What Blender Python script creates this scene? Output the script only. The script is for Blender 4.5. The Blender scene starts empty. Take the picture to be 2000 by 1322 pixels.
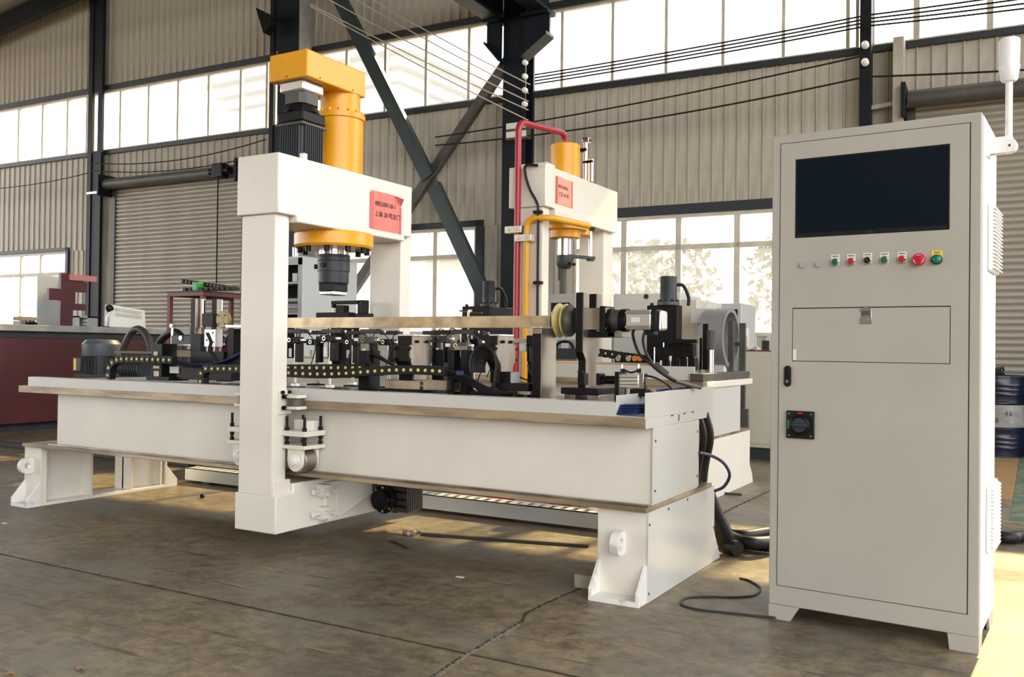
import bpy, bmesh, math, random
from mathutils import Vector, Matrix
random.seed(7)
S = bpy.context.scene
COL = S.collection
PI = math.pi

# ------------------------------------------------------------------ camera
F_PX, PITCH, ROLL, AM, HC = 1777.7, 0.01107, 0.01235, 0.5231, 1.10
cam = bpy.data.cameras.new('camera')
cam.sensor_fit = 'HORIZONTAL'
cam.sensor_width = 36.0
cam.lens = 36.0 * F_PX / 2000.0
cam.clip_end = 500
camo = bpy.data.objects.new('camera', cam)
COL.objects.link(camo)
camo.matrix_world = (Matrix.Translation((0, 0, HC)) @ Matrix.Rotation(AM, 4, 'Z')
                     @ Matrix.Rotation(PI / 2 + PITCH, 4, 'X') @ Matrix.Rotation(ROLL, 4, 'Z'))
S.camera = camo

# ------------------------------------------------------------------ sky and sun
wld = bpy.data.worlds.new('sky')
S.world = wld
wld.use_nodes = True
bg = wld.node_tree.nodes['Background']
bg.inputs[0].default_value = (0.97, 0.975, 1.0, 1)
bg.inputs[1].default_value = 4.2
sun = bpy.data.lights.new('sun', 'SUN')
sun.energy = 10.5
sun.color = (1.0, 0.72, 0.32)
sun.angle = 0.012
suno = bpy.data.objects.new('sun', sun)
COL.objects.link(suno)
SUN_EL, SUN_AZ = math.radians(38), math.radians(7)      # azimuth from +Y towards +X
sd = Vector((math.sin(SUN_AZ) * math.cos(SUN_EL), math.cos(SUN_AZ) * math.cos(SUN_EL), math.sin(SUN_EL)))
suno.rotation_euler = sd.to_track_quat('Z', 'Y').to_euler()
suno.location = (5, 30, 25)

S.view_settings.view_transform = 'Standard'
S.view_settings.look = 'None'
S.view_settings.gamma = 1.0
S.view_settings.use_curve_mapping = False
S.view_settings.exposure = 0.24
try:
    S.cycles.use_denoising = True
    S.cycles.max_bounces = 10
    S.cycles.diffuse_bounces = 5
    S.cycles.transparent_max_bounces = 16
    S.cycles.sample_clamp_indirect = 4.0
    S.cycles.caustics_reflective = False
    S.cycles.caustics_refractive = False
except Exception:
    pass

# ------------------------------------------------------------------ measuring the photograph: a pixel and a known plane give a point
cp, sp, cr, sr = math.cos(PITCH), math.sin(PITCH), math.cos(ROLL), math.sin(ROLL)
def ray(u, v):
    xx = (u - 1000) / F_PX; uu = -(v - 661) / F_PX
    x = xx * cr - uu * sr; up = xx * sr + uu * cr
    y = cp - up * sp; z = sp + up * cp
    return Vector((x * math.cos(AM) - y * math.sin(AM), x * math.sin(AM) + y * math.cos(AM), z))
def atY(u, v, Y):
    d = ray(u, v); t = Y / d.y
    return Vector((d.x * t, Y, HC + d.z * t))
def atX(u, v, X):
    d = ray(u, v); t = X / d.x
    return Vector((X, d.y * t, HC + d.z * t))
def atZ(u, v, Z=0.0):
    d = ray(u, v); t = (Z - HC) / d.z
    return Vector((d.x * t, d.y * t, Z))
WA, WD = 0.0334, 12.0
WX = Vector((math.cos(WA), math.sin(WA), 0)); WN = Vector((-math.sin(WA), math.cos(WA), 0))
def wat(u, v, d=0.0):
    r = ray(u, v); t = (WD - d) / r.dot(WN)
    q = Vector((0, 0, HC)) + r * t
    return q.dot(WX), q.z

# ------------------------------------------------------------------ materials
MATS = {}
def nd(nt, t, **kw):
    n = nt.nodes.new(t)
    for k, v in kw.items(): setattr(n, k, v)
    return n
def mat(name, col, rough=0.5, metal=0.0, vary=0.0, scale=6.0, bump=0.0, bscale=40.0, col2=None, lo=0.4, hi=0.65, spec=None, stretch=None, detail=5.0, coat=0.0):
    m = bpy.data.materials.new(name); m.use_nodes = True
    nt = m.node_tree; b = nt.nodes['Principled BSDF']
    b.inputs['Roughness'].default_value = rough
    b.inputs['Metallic'].default_value = metal
    if coat: b.inputs['Coat Weight'].default_value = coat
    if spec is not None: b.inputs['Specular IOR Level'].default_value = spec
    b.inputs['Base Color'].default_value = (*col, 1)
    if vary or col2 or bump:
        tc = nd(nt, 'ShaderNodeTexCoord')
        src = tc.outputs['Object']
        if stretch:
            mp = nd(nt, 'ShaderNodeMapping'); mp.inputs['Scale'].default_value = stretch
            nt.links.new(src, mp.inputs['Vector']); src = mp.outputs['Vector']
        if vary or col2:
            no = nd(nt, 'ShaderNodeTexNoise'); no.inputs['Scale'].default_value = scale; no.inputs['Detail'].default_value = detail
            nt.links.new(src, no.inputs['Vector'])
            rp = nd(nt, 'ShaderNodeValToRGB')
            c2 = col2 if col2 else tuple(c * (1 - vary) for c in col)
            rp.color_ramp.elements[0].position = lo; rp.color_ramp.elements[0].color = (*c2, 1)
            rp.color_ramp.elements[1].position = hi; rp.color_ramp.elements[1].color = (*col, 1)
            nt.links.new(no.outputs[0], rp.inputs[0]); nt.links.new(rp.outputs[0], b.inputs['Base Color'])
        if bump:
            n2 = nd(nt, 'ShaderNodeTexNoise'); n2.inputs['Scale'].default_value = bscale
            nt.links.new(src, n2.inputs['Vector'])
            bp = nd(nt, 'ShaderNodeBump'); bp.inputs['Strength'].default_value = bump; bp.inputs['Distance'].default_value = 0.01
            nt.links.new(n2.outputs[0], bp.inputs['Height']); nt.links.new(bp.outputs[0], b.inputs['Normal'])
    MATS[name] = m
    return m
white = mat('white_paint', (0.775, 0.73, 0.64), 0.32, vary=0.05, scale=3, bump=0.02, bscale=60)
whitec = mat('chipped_white_paint', (0.78, 0.77, 0.73), 0.45, scale=14, col2=(0.50, 0.47, 0.42), lo=0.30, hi=0.42)
sheetw = mat('white_sheet_metal', (0.60, 0.59, 0.55), 0.22, vary=0.03, scale=2)
cabm = mat('grey_cabinet_paint', (0.435, 0.415, 0.36), 0.42, vary=0.05, scale=3, bump=0.04, bscale=300)
cabw = mat('cabinet_side_paint', (0.80, 0.80, 0.78), 0.4)
gap = mat('black_gap', (0.012, 0.012, 0.013), 0.7)
rawst = mat('raw_steel_plate', (0.42, 0.325, 0.215), 0.45, 0.4, scale=5, col2=(0.19, 0.135, 0.085), lo=0.34, hi=0.6, stretch=(0.5, 1, 3))
tubem = mat('rusty_gold_tube', (0.58, 0.47, 0.31), 0.35, 0.7, scale=9, col2=(0.33, 0.26, 0.18), lo=0.35, hi=0.6)
steel = mat('machined_steel', (0.40, 0.355, 0.30), 0.33, 0.85, scale=5, col2=(0.17, 0.14, 0.11), lo=0.35, hi=0.62, stretch=(1, 1, 0.35))
bright = mat('bright_steel', (0.60, 0.59, 0.57), 0.20, 1.0)
alu = mat('aluminium', (0.76, 0.74, 0.70), 0.35, 0.8, vary=0.08)
blk = mat('black_oxide', (0.010, 0.010, 0.011), 0.38, vary=0.3, scale=8, spec=0.18)
blkpl = mat('black_plastic', (0.012, 0.012, 0.012), 0.45, spec=0.2)
rub = mat('black_rubber', (0.012, 0.012, 0.012), 0.45, spec=0.3)
bluet = mat('blue_tube', (0.008, 0.025, 0.11), 0.35)
dark = mat('dark_column_paint', (0.005, 0.009, 0.015), 0.5, vary=0.25, scale=4, spec=0.25)
grn = mat('dark_green_brace_paint', (0.028, 0.050, 0.055), 0.42, vary=0.25, scale=4)
greyst = mat('grey_steel_brace', (0.085, 0.08, 0.07), 0.5, vary=0.3, scale=5)
yel = mat('yellow_paint', (0.82, 0.37, 0.012), 0.30, vary=0.06, scale=4, bump=0.10, bscale=55)
yelp = mat('yellow_pipe_paint', (0.72, 0.34, 0.012), 0.35)
redp = mat('red_pipe_paint', (0.36, 0.018, 0.028), 0.3)
maroon = mat('maroon_paint', (0.095, 0.017, 0.017), 0.40, vary=0.3, scale=1.5)
redfr = mat('dark_red_frame_paint', (0.16, 0.035, 0.032), 0.5)
paperr = mat('red_paper', (0.78, 0.20, 0.16), 0.55, vary=0.12, scale=12)
paperd = mat('red_tape', (0.62, 0.10, 0.08), 0.4)
paperp = mat('pale_red_paper', (0.80, 0.36, 0.26), 0.55, vary=0.1, scale=12)
ink = mat('black_ink', (0.03, 0.02, 0.02), 0.6)
grey = mat('machine_grey_paint', (0.50, 0.52, 0.50), 0.42, vary=0.06, scale=2)
greyd = mat('dark_grey_paint', (0.038, 0.043, 0.048), 0.45, vary=0.15, spec=0.3)
greyl = mat('light_grey_paint', (0.62, 0.65, 0.64), 0.45, vary=0.04, scale=2)
beige = mat('beige_cabinet_paint', (0.56, 0.52, 0.42), 0.45, vary=0.05)
grout = mat('dirty_concrete_block', (0.30, 0.26, 0.21), 0.8, vary=0.5, scale=8)
siding = mat('beige_siding', (0.50, 0.46, 0.385), 0.5, scale=2.2, col2=(0.34, 0.305, 0.245), lo=0.30, hi=0.60, stretch=(3, 3, 0.6), detail=8)
shut = mat('shutter_paint', (0.42, 0.385, 0.325), 0.42, 0.2, vary=0.10, scale=3)
wframe = mat('window_frame_paint', (0.62, 0.57, 0.48), 0.5, vary=0.15, scale=6)
girt = mat('dark_girt_paint', (0.022, 0.028, 0.036), 0.5)
roofm = mat('roof_sheet', (0.30, 0.31, 0.27), 0.6)
facade = mat('pale_facade', (0.32, 0.36, 0.41), 0.8)
facadeb = mat('facade_glass', (0.22, 0.28, 0.35), 0.3)
leafm = mat('leaf', (0.25, 0.28, 0.27), 0.7)
barkm = mat('bark', (0.20, 0.16, 0.12), 0.8)
drumm = mat('navy_drum_paint', (0.010, 0.016, 0.035), 0.25, vary=0.2)
drumg = mat('grey_drum_band', (0.33, 0.33, 0.31), 0.5, vary=0.35, scale=7)
wood = mat('wood', (0.50, 0.36, 0.22), 0.6, vary=0.2, scale=6, stretch=(1, 1, 6))
greyb = mat('grey_floor_block', (0.36, 0.32, 0.24), 0.8, vary=0.4, scale=10)
yplas = mat('yellow_plastic', (0.72, 0.60, 0.16), 0.45)
poly = mat('polyurethane_yellow', (0.46, 0.37, 0.12), 0.35, vary=0.1)
greenm = mat('green_button', (0.005, 0.12, 0.075), 0.3)
redm = mat('red_button', (0.50, 0.012, 0.03), 0.3)
plug = mat('grey_plug', (0.36, 0.37, 0.37), 0.4)
labelw = mat('label_white', (0.75, 0.74, 0.68), 0.5)
labely = mat('label_yellow', (0.80, 0.62, 0.05), 0.5)
screenm = mat('dark_screen', (0.005, 0.010, 0.017), 0.15, spec=0.12)
lampw = mat('lamp_white_plastic', (0.86, 0.86, 0.86), 0.3)
redbag = mat('red_bag', (0.45, 0.015, 0.02), 0.4)
orangebag = mat('printed_bag', (0.75, 0.55, 0.40), 0.4, scale=14, col2=(0.65, 0.08, 0.04), lo=0.42, hi=0.5)
bluestrap = mat('blue_strap', (0.03, 0.12, 0.55), 0.5)
greentape = mat('green_tape', (0.04, 0.35, 0.10), 0.35)
orange = mat('orange_insert', (0.70, 0.20, 0.05), 0.4)
brownm = mat('dusty_dark_motor', (0.06, 0.05, 0.04), 0.5, vary=0.3)
leafd = mat('dry_leaf', (0.35, 0.18, 0.06), 0.7)
tan = mat('cardboard', (0.45, 0.33, 0.20), 0.8, vary=0.15)
cratem = mat('crack_fill', (0.045, 0.037, 0.027), 0.9)
chipm = mat('concrete_crumb', (0.20, 0.18, 0.14), 0.9)

# window glass: lets light through, a faint film of dust and a weak reflection
gl = bpy.data.materials.new('dusty_glass'); gl.use_nodes = True
nt = gl.node_tree; nt.nodes.clear()
o = nd(nt, 'ShaderNodeOutputMaterial'); tr = nd(nt, 'ShaderNodeBsdfTransparent'); tr.inputs[0].default_value = (0.97, 0.985, 0.985, 1)
gg = nd(nt, 'ShaderNodeBsdfGlossy'); gg.inputs['Roughness'].default_value = 0.05
df = nd(nt, 'ShaderNodeBsdfTranslucent'); df.inputs[0].default_value = (0.8, 0.8, 0.78, 1)
m1 = nd(nt, 'ShaderNodeMixShader'); m1.inputs[0].default_value = 0.06
m2 = nd(nt, 'ShaderNodeMixShader'); m2.inputs[0].default_value = 0.05
nt.links.new(tr.outputs[0], m1.inputs[1]); nt.links.new(df.outputs[0], m1.inputs[2])
nt.links.new(m1.outputs[0], m2.inputs[1]); nt.links.new(gg.outputs[0], m2.inputs[2]); nt.links.new(m2.outputs[0], o.inputs[0])
glass = gl

# concrete floor
fl = bpy.data.materials.new('stained_concrete'); fl.use_nodes = True
nt = fl.node_tree; b = nt.nodes['Principled BSDF']
tc = nd(nt, 'ShaderNodeTexCoord')
n1 = nd(nt, 'ShaderNodeTexNoise'); n1.inputs['Scale'].default_value = 0.9; n1.inputs['Detail'].default_value = 8; n1.inputs['Roughness'].default_value = 0.62
n2 = nd(nt, 'ShaderNodeTexNoise'); n2.inputs['Scale'].default_value = 11; n2.inputs['Detail'].default_value = 12; n2.inputs['Roughness'].default_value = 0.78; n2.inputs['Distortion'].default_value = 0.25
n3 = nd(nt, 'ShaderNodeTexNoise'); n3.inputs['Scale'].default_value = 2.2; n3.inputs['Detail'].default_value = 6
for n in (n1, n2, n3): nt.links.new(tc.outputs['Object'], n.inputs['Vector'])
r1 = nd(nt, 'ShaderNodeValToRGB'); e = r1.color_ramp.elements
e[0].position = 0.36; e[0].color = (0.130, 0.105, 0.070, 1); e[1].position = 0.62; e[1].color = (0.30, 0.235, 0.150, 1)
r2 = nd(nt, 'ShaderNodeValToRGB'); e = r2.color_ramp.elements
e[0].position = 0.38; e[0].color = (0.42, 0.42, 0.42, 1); e[1].position = 0.60; e[1].color = (1.08, 1.08, 1.08, 1)
r3 = nd(nt, 'ShaderNodeValToRGB'); e = r3.color_ramp.elements
e[0].position = 0.52; e[0].color = (0, 0, 0, 1); e[1].position = 0.72; e[1].color = (0.6, 0.6, 0.6, 1)
nt.links.new(n1.outputs[0], r1.inputs[0]); nt.links.new(n2.outputs[0], r2.inputs[0]); nt.links.new(n3.outputs[0], r3.inputs[0])
mx = nd(nt, 'ShaderNodeMix', data_type='RGBA', blend_type='MULTIPLY'); mx.inputs[0].default_value = 1
nt.links.new(r1.outputs[0], mx.inputs[6]); nt.links.new(r2.outputs[0], mx.inputs[7])
mx2 = nd(nt, 'ShaderNodeMix', data_type='RGBA'); mx2.inputs[7].default_value = (0.165, 0.170, 0.145, 1)
nt.links.new(r3.outputs[0], mx2.inputs[0]); nt.links.new(mx.outputs[2], mx2.inputs[6])
def scuff(rot, sc, lo, hi, amt, col, prev, seed):
    mp = nd(nt, 'ShaderNodeMapping'); mp.inputs['Rotation'].default_value = (0, 0, rot); mp.inputs['Scale'].default_value = sc; mp.inputs['Location'].default_value = (seed, seed*0.7, 0)
    nn = nd(nt, 'ShaderNodeTexNoise'); nn.inputs['Scale'].default_value = 1.0; nn.inputs['Detail'].default_value = 4
    nt.links.new(tc.outputs['Object'], mp.inputs['Vector']); nt.links.new(mp.outputs[0], nn.inputs['Vector'])
    rp_ = nd(nt, 'ShaderNodeValToRGB'); rp_.color_ramp.elements[0].position = lo; rp_.color_ramp.elements[0].color = (0, 0, 0, 1)
    rp_.color_ramp.elements[1].position = hi; rp_.color_ramp.elements[1].color = (amt, amt, amt, 1)
    nt.links.new(nn.outputs[0], rp_.inputs[0])
    mm = nd(nt, 'ShaderNodeMix', data_type='RGBA'); mm.inputs[7].default_value = (*col, 1)
    nt.links.new(rp_.outputs[0], mm.inputs[0]); nt.links.new(prev, mm.inputs[6])
    return mm.outputs[2]
cur = scuff(0.3, (2.2, 26, 1), 0.62, 0.70, 0.75, (0.050, 0.040, 0.028), mx2.outputs[2], 3.1)
cur = scuff(-0.9, (3.0, 34, 1), 0.64, 0.72, 0.7, (0.050, 0.040, 0.028), cur, 7.7)
cur = scuff(1.7, (1.6, 40, 1), 0.67, 0.74, 0.6, (0.42, 0.38, 0.30), cur, 11.3)
cur = scuff(0.0, (5, 5, 1), 0.66, 0.74, 0.55, (0.060, 0.048, 0.034), cur, 5.5)
nt.links.new(cur, b.inputs['Base Color'])
rr = nd(nt, 'ShaderNodeMapRange'); rr.inputs[3].default_value = 0.34; rr.inputs[4].default_value = 0.62
nt.links.new(n2.outputs[0], rr.inputs[0]); nt.links.new(rr.outputs[0], b.inputs['Roughness'])
bp = nd(nt, 'ShaderNodeBump'); bp.inputs['Strength'].default_value = 0.25; bp.inputs['Distance'].default_value = 0.004
nt.links.new(n2.outputs[0], bp.inputs['Height']); nt.links.new(bp.outputs[0], b.inputs['Normal'])
floorm = fl
orangef = mat('worn_orange_floor_paint', (0.40, 0.20, 0.055), 0.5, scale=5, col2=(0.24, 0.20, 0.12), lo=0.38, hi=0.58)
greenf = mat('worn_green_floor_paint', (0.06, 0.13, 0.09), 0.5, scale=6, col2=(0.20, 0.19, 0.12), lo=0.38, hi=0.58)
groundm = mat('outside_ground', (0.40, 0.38, 0.34), 0.9, vary=0.2, scale=0.5)

# ------------------------------------------------------------------ mesh building
class MB:
    def __init__(s): s.v = []; s.f = []
    def add(s, v, f):
        n = len(s.v); s.v += [tuple(p) for p in v]; s.f += [tuple(i + n for i in q) for q in f]; return s
    def box(s, x0, x1, y0, y1, z0, z1):
        if x1 < x0: x0, x1 = x1, x0
        if y1 < y0: y0, y1 = y1, y0
        if z1 < z0: z0, z1 = z1, z0
        return s.add([(x0,y0,z0),(x1,y0,z0),(x1,y1,z0),(x0,y1,z0),(x0,y0,z1),(x1,y0,z1),(x1,y1,z1),(x0,y1,z1)],
                     [(0,3,2,1),(4,5,6,7),(0,1,5,4),(1,2,6,5),(2,3,7,6),(3,0,4,7)])
    def prism(s, pts, ax, a0, a1):
        def P(p, a):
            return {'x': (a, p[0], p[1]), 'y': (p[0], a, p[1]), 'z': (p[0], p[1], a)}[ax]
        n = len(pts); v = [P(p, a0) for p in pts] + [P(p, a1) for p in pts]
        ar = sum(pts[i][0]*pts[(i+1)%n][1]-pts[(i+1)%n][0]*pts[i][1] for i in range(n)) * (1 if a1 > a0 else -1)
        if ax == 'y': ar = -ar
        f = [tuple(range(n-1,-1,-1)), tuple(range(n, 2*n))] + [(i, (i+1)%n, n+(i+1)%n, n+i) for i in range(n)]
        if ar < 0: f = [tuple(reversed(q)) for q in f]
        return s.add(v, f)
    def cyl(s, p0, p1, r0, r1=None, n=16, caps=True):
        if r1 is None: r1 = r0
        p0, p1 = Vector(p0), Vector(p1); w = (p1 - p0).normalized()
        a = w.cross(Vector((0,0,1)) if abs(w.z) < 0.9 else Vector((1,0,0))).normalized(); c = w.cross(a)
        v = []
        for p, r in ((p0, r0), (p1, r1)):
            for i in range(n):
                t = 2*PI*i/n; v.append(p + a*(r*math.cos(t)) + c*(r*math.sin(t)))
        f = [(i, (i+1)%n, n+(i+1)%n, n+i) for i in range(n)]
        if caps: f += [tuple(range(n-1,-1,-1)), tuple(range(n, 2*n))]
        return s.add(v, f)
    def lathe(s, c, w, prof, n=24):
        c = Vector(c); w = Vector(w).normalized()
        a = w.cross(Vector((0,0,1)) if abs(w.z) < 0.9 else Vector((1,0,0))).normalized(); b = w.cross(a)
        v = []; f = []
        for r, h in prof:
            for i in range(n):
                t = 2*PI*i/n; v.append(c + w*h + a*(r*math.cos(t)) + b*(r*math.sin(t)))
        for k in range(len(prof)-1):
            for i in range(n):
                f.append((k*n+i, k*n+(i+1)%n, (k+1)*n+(i+1)%n, (k+1)*n+i))
        f.append(tuple(range(n-1,-1,-1))); f.append(tuple(range((len(prof)-1)*n, len(prof)*n)))
        return s.add(v, f)
    def tube(s, pts, r, n=8, closed=False):
        pts = [Vector(p) for p in pts]; N = len(pts); up = None; rings = []
        for i, p in enumerate(pts):
            d = (pts[min(i+1, N-1)] - pts[max(i-1, 0)]).normalized()
            if up is None:
                up = d.cross(Vector((0,0,1)) if abs(d.z) < 0.9 else Vector((1,0,0))).normalized()
            else:
                up = (up - d*up.dot(d)).normalized()
            b = d.cross(up); rr = r[i] if isinstance(r, (list, tuple)) else r
            rings.append([p + up*(rr*math.cos(2*PI*k/n)) + b*(rr*math.sin(2*PI*k/n)) for k in range(n)])
        v = [q for g in rings for q in g]; f = []
        for i in range(N-1):
            for k in range(n):
                f.append((i*n+k, i*n+(k+1)%n, (i+1)*n+(k+1)%n, (i+1)*n+k))
        f.append(tuple(range(n-1,-1,-1))); f.append(tuple(range((N-1)*n, N*n)))
        return s.add(v, f)
    def bar(s, p0, p1, w, h, up=(0,0,1)):
        p0, p1 = Vector(p0), Vector(p1); d = (p1-p0).normalized(); a = d.cross(Vector(up)).normalized(); c = a.cross(d)
        v = []
        for p in (p0, p1):
            for i, j in ((-1,-1),(1,-1),(1,1),(-1,1)): v.append(p + a*(w/2*i) + c*(h/2*j))
        return s.add(v, [(0,1,2,3),(7,6,5,4),(0,4,5,1),(1,5,6,2),(2,6,7,3),(3,7,4,0)])
    def mesh(s, name):
        me = bpy.data.meshes.new(name); me.from_pydata(s.v, [], s.f)
        bm = bmesh.new(); bm.from_mesh(me); bmesh.ops.recalc_face_normals(bm, faces=bm.faces); bm.to_mesh(me); bm.free()
        me.polygons.foreach_set('use_smooth', [True]*len(me.polygons))
        me.set_sharp_from_angle(angle=0.6)
        return me
def spline(ctrl, n=8):
    P = [Vector(p) for p in ctrl]; P = [P[0]*2-P[1]] + P + [P[-1]*2-P[-2]]; out = []
    for i in range(1, len(P)-2):
        for k in range(n):
            t = k/n; a, b, c, d = P[i-1], P[i], P[i+1], P[i+2]
            out.append(0.5*((2*b) + (c-a)*t + (2*a-5*b+4*c-d)*t*t + (3*b-a-3*c+d)*t**3))
    out.append(P[-2]); return out
def arc(c, r, a0, a1, ax='y', n=10):
    out = []
    for i in range(n+1):
        t = a0+(a1-a0)*i/n; p, q = r*math.cos(t), r*math.sin(t)
        out.append({'y': (c[0]+p, c[1], c[2]+q), 'x': (c[0], c[1]+p, c[2]+q), 'z': (c[0]+p, c[1]+q, c[2])}[ax])
    return out

def tag(o, label=None, cat=None, group=None, kind=None):
    if label: o['label'] = label
    if cat: o['category'] = cat
    if group: o['group'] = group
    if kind: o['kind'] = kind
    return o
def thing(name, label, cat, loc=(0,0,0), rotz=0.0, group=None, kind=None):
    o = bpy.data.objects.new(name, None); COL.objects.link(o); o.empty_display_size = 0.1
    o.location = loc; o.rotation_euler = (0, 0, rotz)
    o['_w'] = 0 if rotz else 1                    # 1: parts are given in world coordinates
    return tag(o, label, cat, group, kind)
def put(me, name, m, parent=None, bev=0.0, loc=None, rotz=0.0, label=None):
    o = bpy.data.objects.new(name, me); COL.objects.link(o)
    if m is not None and not me.materials: me.materials.append(m)
    if parent is not None:
        o.parent = parent
        if parent.type == 'EMPTY' and parent.get('_w') == 1:
            o.location = -Vector(parent.location)
    if loc is not None: o.location = Vector(o.location) + Vector(loc)
    if rotz: o.rotation_euler.z = rotz
    if bev:
        md = o.modifiers.new('edge', 'BEVEL'); md.width = bev; md.segments = 2; md.limit_method = 'ANGLE'; md.angle_limit = 0.6
    if label: o['label'] = label
    return o
def B(parent, name, m, x0, x1, y0, y1, z0, z1, bev=0.0, label=None):
    return put(MB().box(x0, x1, y0, y1, z0, z1).mesh(name), name, m, parent, bev, label=label)
def C(parent, name, m, p0, p1, r, r1=None, n=20, bev=0.0, label=None):
    return put(MB().cyl(p0, p1, r, r1, n).mesh(name), name, m, parent, bev, label=label)
def T(parent, name, m, pts, r, n=8, label=None):
    return put(MB().tube(pts, r, n).mesh(name), name, m, parent, label=label)
def PR(parent, name, m, pts, ax, a0, a1, bev=0.0, label=None):
    return put(MB().prism(pts, ax, a0, a1).mesh(name), name, m, parent, bev, label=label)
def G(parent, name, m, mb, bev=0.0, label=None):
    return put(mb.mesh(name), name, m, parent, bev, label=label)
def PB(parent, name, m, u0, u1, v0, v1, Y, dy, bev=0.002, label=None):
    """box whose front face (facing the camera side, -Y) covers the pixel rectangle at distance Y; dy deep"""
    vm, um = (v0+v1)/2, (u0+u1)/2
    return B(parent, name, m, atY(u0, vm, Y).x, atY(u1, vm, Y).x, Y, Y+dy, atY(um, v1, Y).z, atY(um, v0, Y).z, bev, label)
def structure(name, me, m, rotz=0.0, bev=0.0):
    o = put(me, name, m, None, bev, rotz=rotz); o['kind'] = 'structure'; return o
def text(parent, name, s, m, size, loc, rot, ext=0.0003, align='LEFT'):
    cu = bpy.data.curves.new(name, 'FONT'); cu.body = s; cu.size = size; cu.extrude = ext; cu.align_x = align; cu.resolution_u = 4
    tmp = bpy.data.objects.new(name, cu); COL.objects.link(tmp)
    dg = bpy.context.evaluated_depsgraph_get(); dg.update()
    me = bpy.data.meshes.new_from_object(tmp.evaluated_get(dg)); bpy.data.objects.remove(tmp)
    me.materials.clear(); me.materials.append(m)
    o = bpy.data.objects.new(name, me); COL.objects.link(o)
    o.rotation_euler = rot; o.location = loc
    if parent is not None:
        o.parent = parent
        if parent.type == 'EMPTY' and parent.get('_w') == 1: o.location = Vector(loc) - Vector(parent.location)
    return o

# ================================================================== THE HALL
# floor
floor = structure('floor', MB().box(-34, 14, -30, 12.6, -0.12, 0).mesh('floor'), floorm)
def flat_strip(name, pts, widths, m, z=0.0015, parent=floor):
    v = []; f = []
    P = [Vector((p[0], p[1], 0)) for p in pts]
    for i, p in enumerate(P):
        d = (P[min(i+1, len(P)-1)] - P[max(i-1, 0)]).normalized(); a = Vector((-d.y, d.x, 0)); w = widths[i]/2
        v += [(p + a*w + Vector((0, 0, z)))[:], (p - a*w + Vector((0, 0, z)))[:]]
    for i in range(len(P)-1): f.append((2*i, 2*i+1, 2*i+3, 2*i+2))
    mb = MB(); mb.add(v, f)
    return put(mb.mesh(name), name, m, parent)
rng = random.Random(3)
def jag(ctrl, step, amp):
    out = []
    for a, b_ in zip(ctrl, ctrl[1:]):
        a, b_ = Vector(a), Vector(b_); n = max(2, int((b_-a).length/step))
        for i in range(n):
            out.append(a.lerp(b_, i/n) + Vector((rng.uniform(-amp, amp), rng.uniform(-amp, amp), 0)))
    out.append(Vector(ctrl[-1])); return out
js = jag([(-9, 2.80, 0), (2.6, 2.76, 0)], 0.03, 0.0025)
flat_strip('expansion_joint', js, [rng.uniform(0.007, 0.016) for _ in js], cratem)
ck = [atZ(*p) for p in ((700, 1440), (845, 1322), (905, 1281), (960, 1249), (1020, 1214), (1026, 1200), (1055, 1183), (1090, 1168), (1140, 1147), (1230, 1120))]
ck = jag([tuple(p) for p in ck], 0.012, 0.004)
flat_strip('floor_crack', ck, [rng.uniform(0.007, 0.019) for _ in ck], cratem)
ck2 = jag([tuple(atZ(*p)) for p in ((1395, 1012), (1440, 988), (1500, 960), (1600, 915))], 0.02, 0.006)
flat_strip('floor_crack', ck2, [rng.uniform(0.008, 0.022) for _ in ck2], cratem)
# broken crumbs along the crack edge
mb = MB()
for p in ck[:95]:
    for k in range(2):
        q = p + Vector((rng.uniform(0.004, 0.016), rng.uniform(-0.003, 0.014), 0)); s_ = rng.uniform(0.0025, 0.006)
        mb.box(q.x-s_, q.x+s_, q.y-s_, q.y+s_, 0, s_*rng.uniform(0.5, 1.0))
tag(G(floor, 'concrete_crumbs', chipm, mb), kind='stuff')
# painted walkway near the shutter door
B(floor, 'orange_floor_paint', orangef, -1.9, -0.155, 7.9, 11.9, 0.0, 0.0016)
B(floor, 'green_floor_paint', greenf, -0.15, 0.05, 6.9, 11.9, 0.0, 0.0018)
# outside ground
structure('ground_outside', MB().box(-120, 120, -90, 140, -0.30, -0.14).mesh('ground_outside'), groundm)

structure('wall_front_added', MB().box(-34, 6, -30.2, -30, 0, 11).mesh('wall_front_added'), siding)  # unseen wall, added to cut the light from behind the camera

structure('wall_right_added', MB().box(14, 14.2, 1, 12.6, 0, 9).mesh('wall_right_added'), siding)  # added out of view to dim the light on +X faces

# --- back wall, in its own frame (s along the wall, y = 12 at the wall, z up), turned 1.9 degrees
Z_UB, Z_UT, Z_LT, Z_TR, Z_SILL, Z_TOP = 4.87, 6.08, 2.96, 2.51, 1.30, 9.6
PITCH_S = 0.168
def panel_mesh(h):
    w = PITCH_S
    p = [(0, 0), (0.012, 0), (0.018, -0.022), (0.036, -0.022), (0.042, 0), (w, 0)]
    v = []; f = []
    for x, y in p: v += [(x, y, 0), (x, y, h)]
    for i in range(len(p)-1): f.append((2*i, 2*i+2, 2*i+3, 2*i+1))
    n = len(v)
    v += [(0, 0.02, 0), (0, 0.02, h), (w, 0.02, 0), (w, 0.02, h)]
    f += [(n, n+1, n+3, n+2), (0, 1, n+1, n), (2*len(p)-2, n+2, n+3, 2*len(p)-1)]
    mb = MB(); mb.add(v, f); me = mb.mesh('siding_panel'); me.materials.append(siding); return me
def siding_run(root, s0, s1, z0, z1):
    me = panel_mesh(z1-z0); n = max(1, round((s1-s0)/PITCH_S)); k = (s1-s0)/n
    for i in range(n):
        o = bpy.data.objects.new('siding_panel', me); COL.objects.link(o); o.parent = root
        o.location = (s0+i*k, WD, z0); o.scale.x = k/PITCH_S
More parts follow.
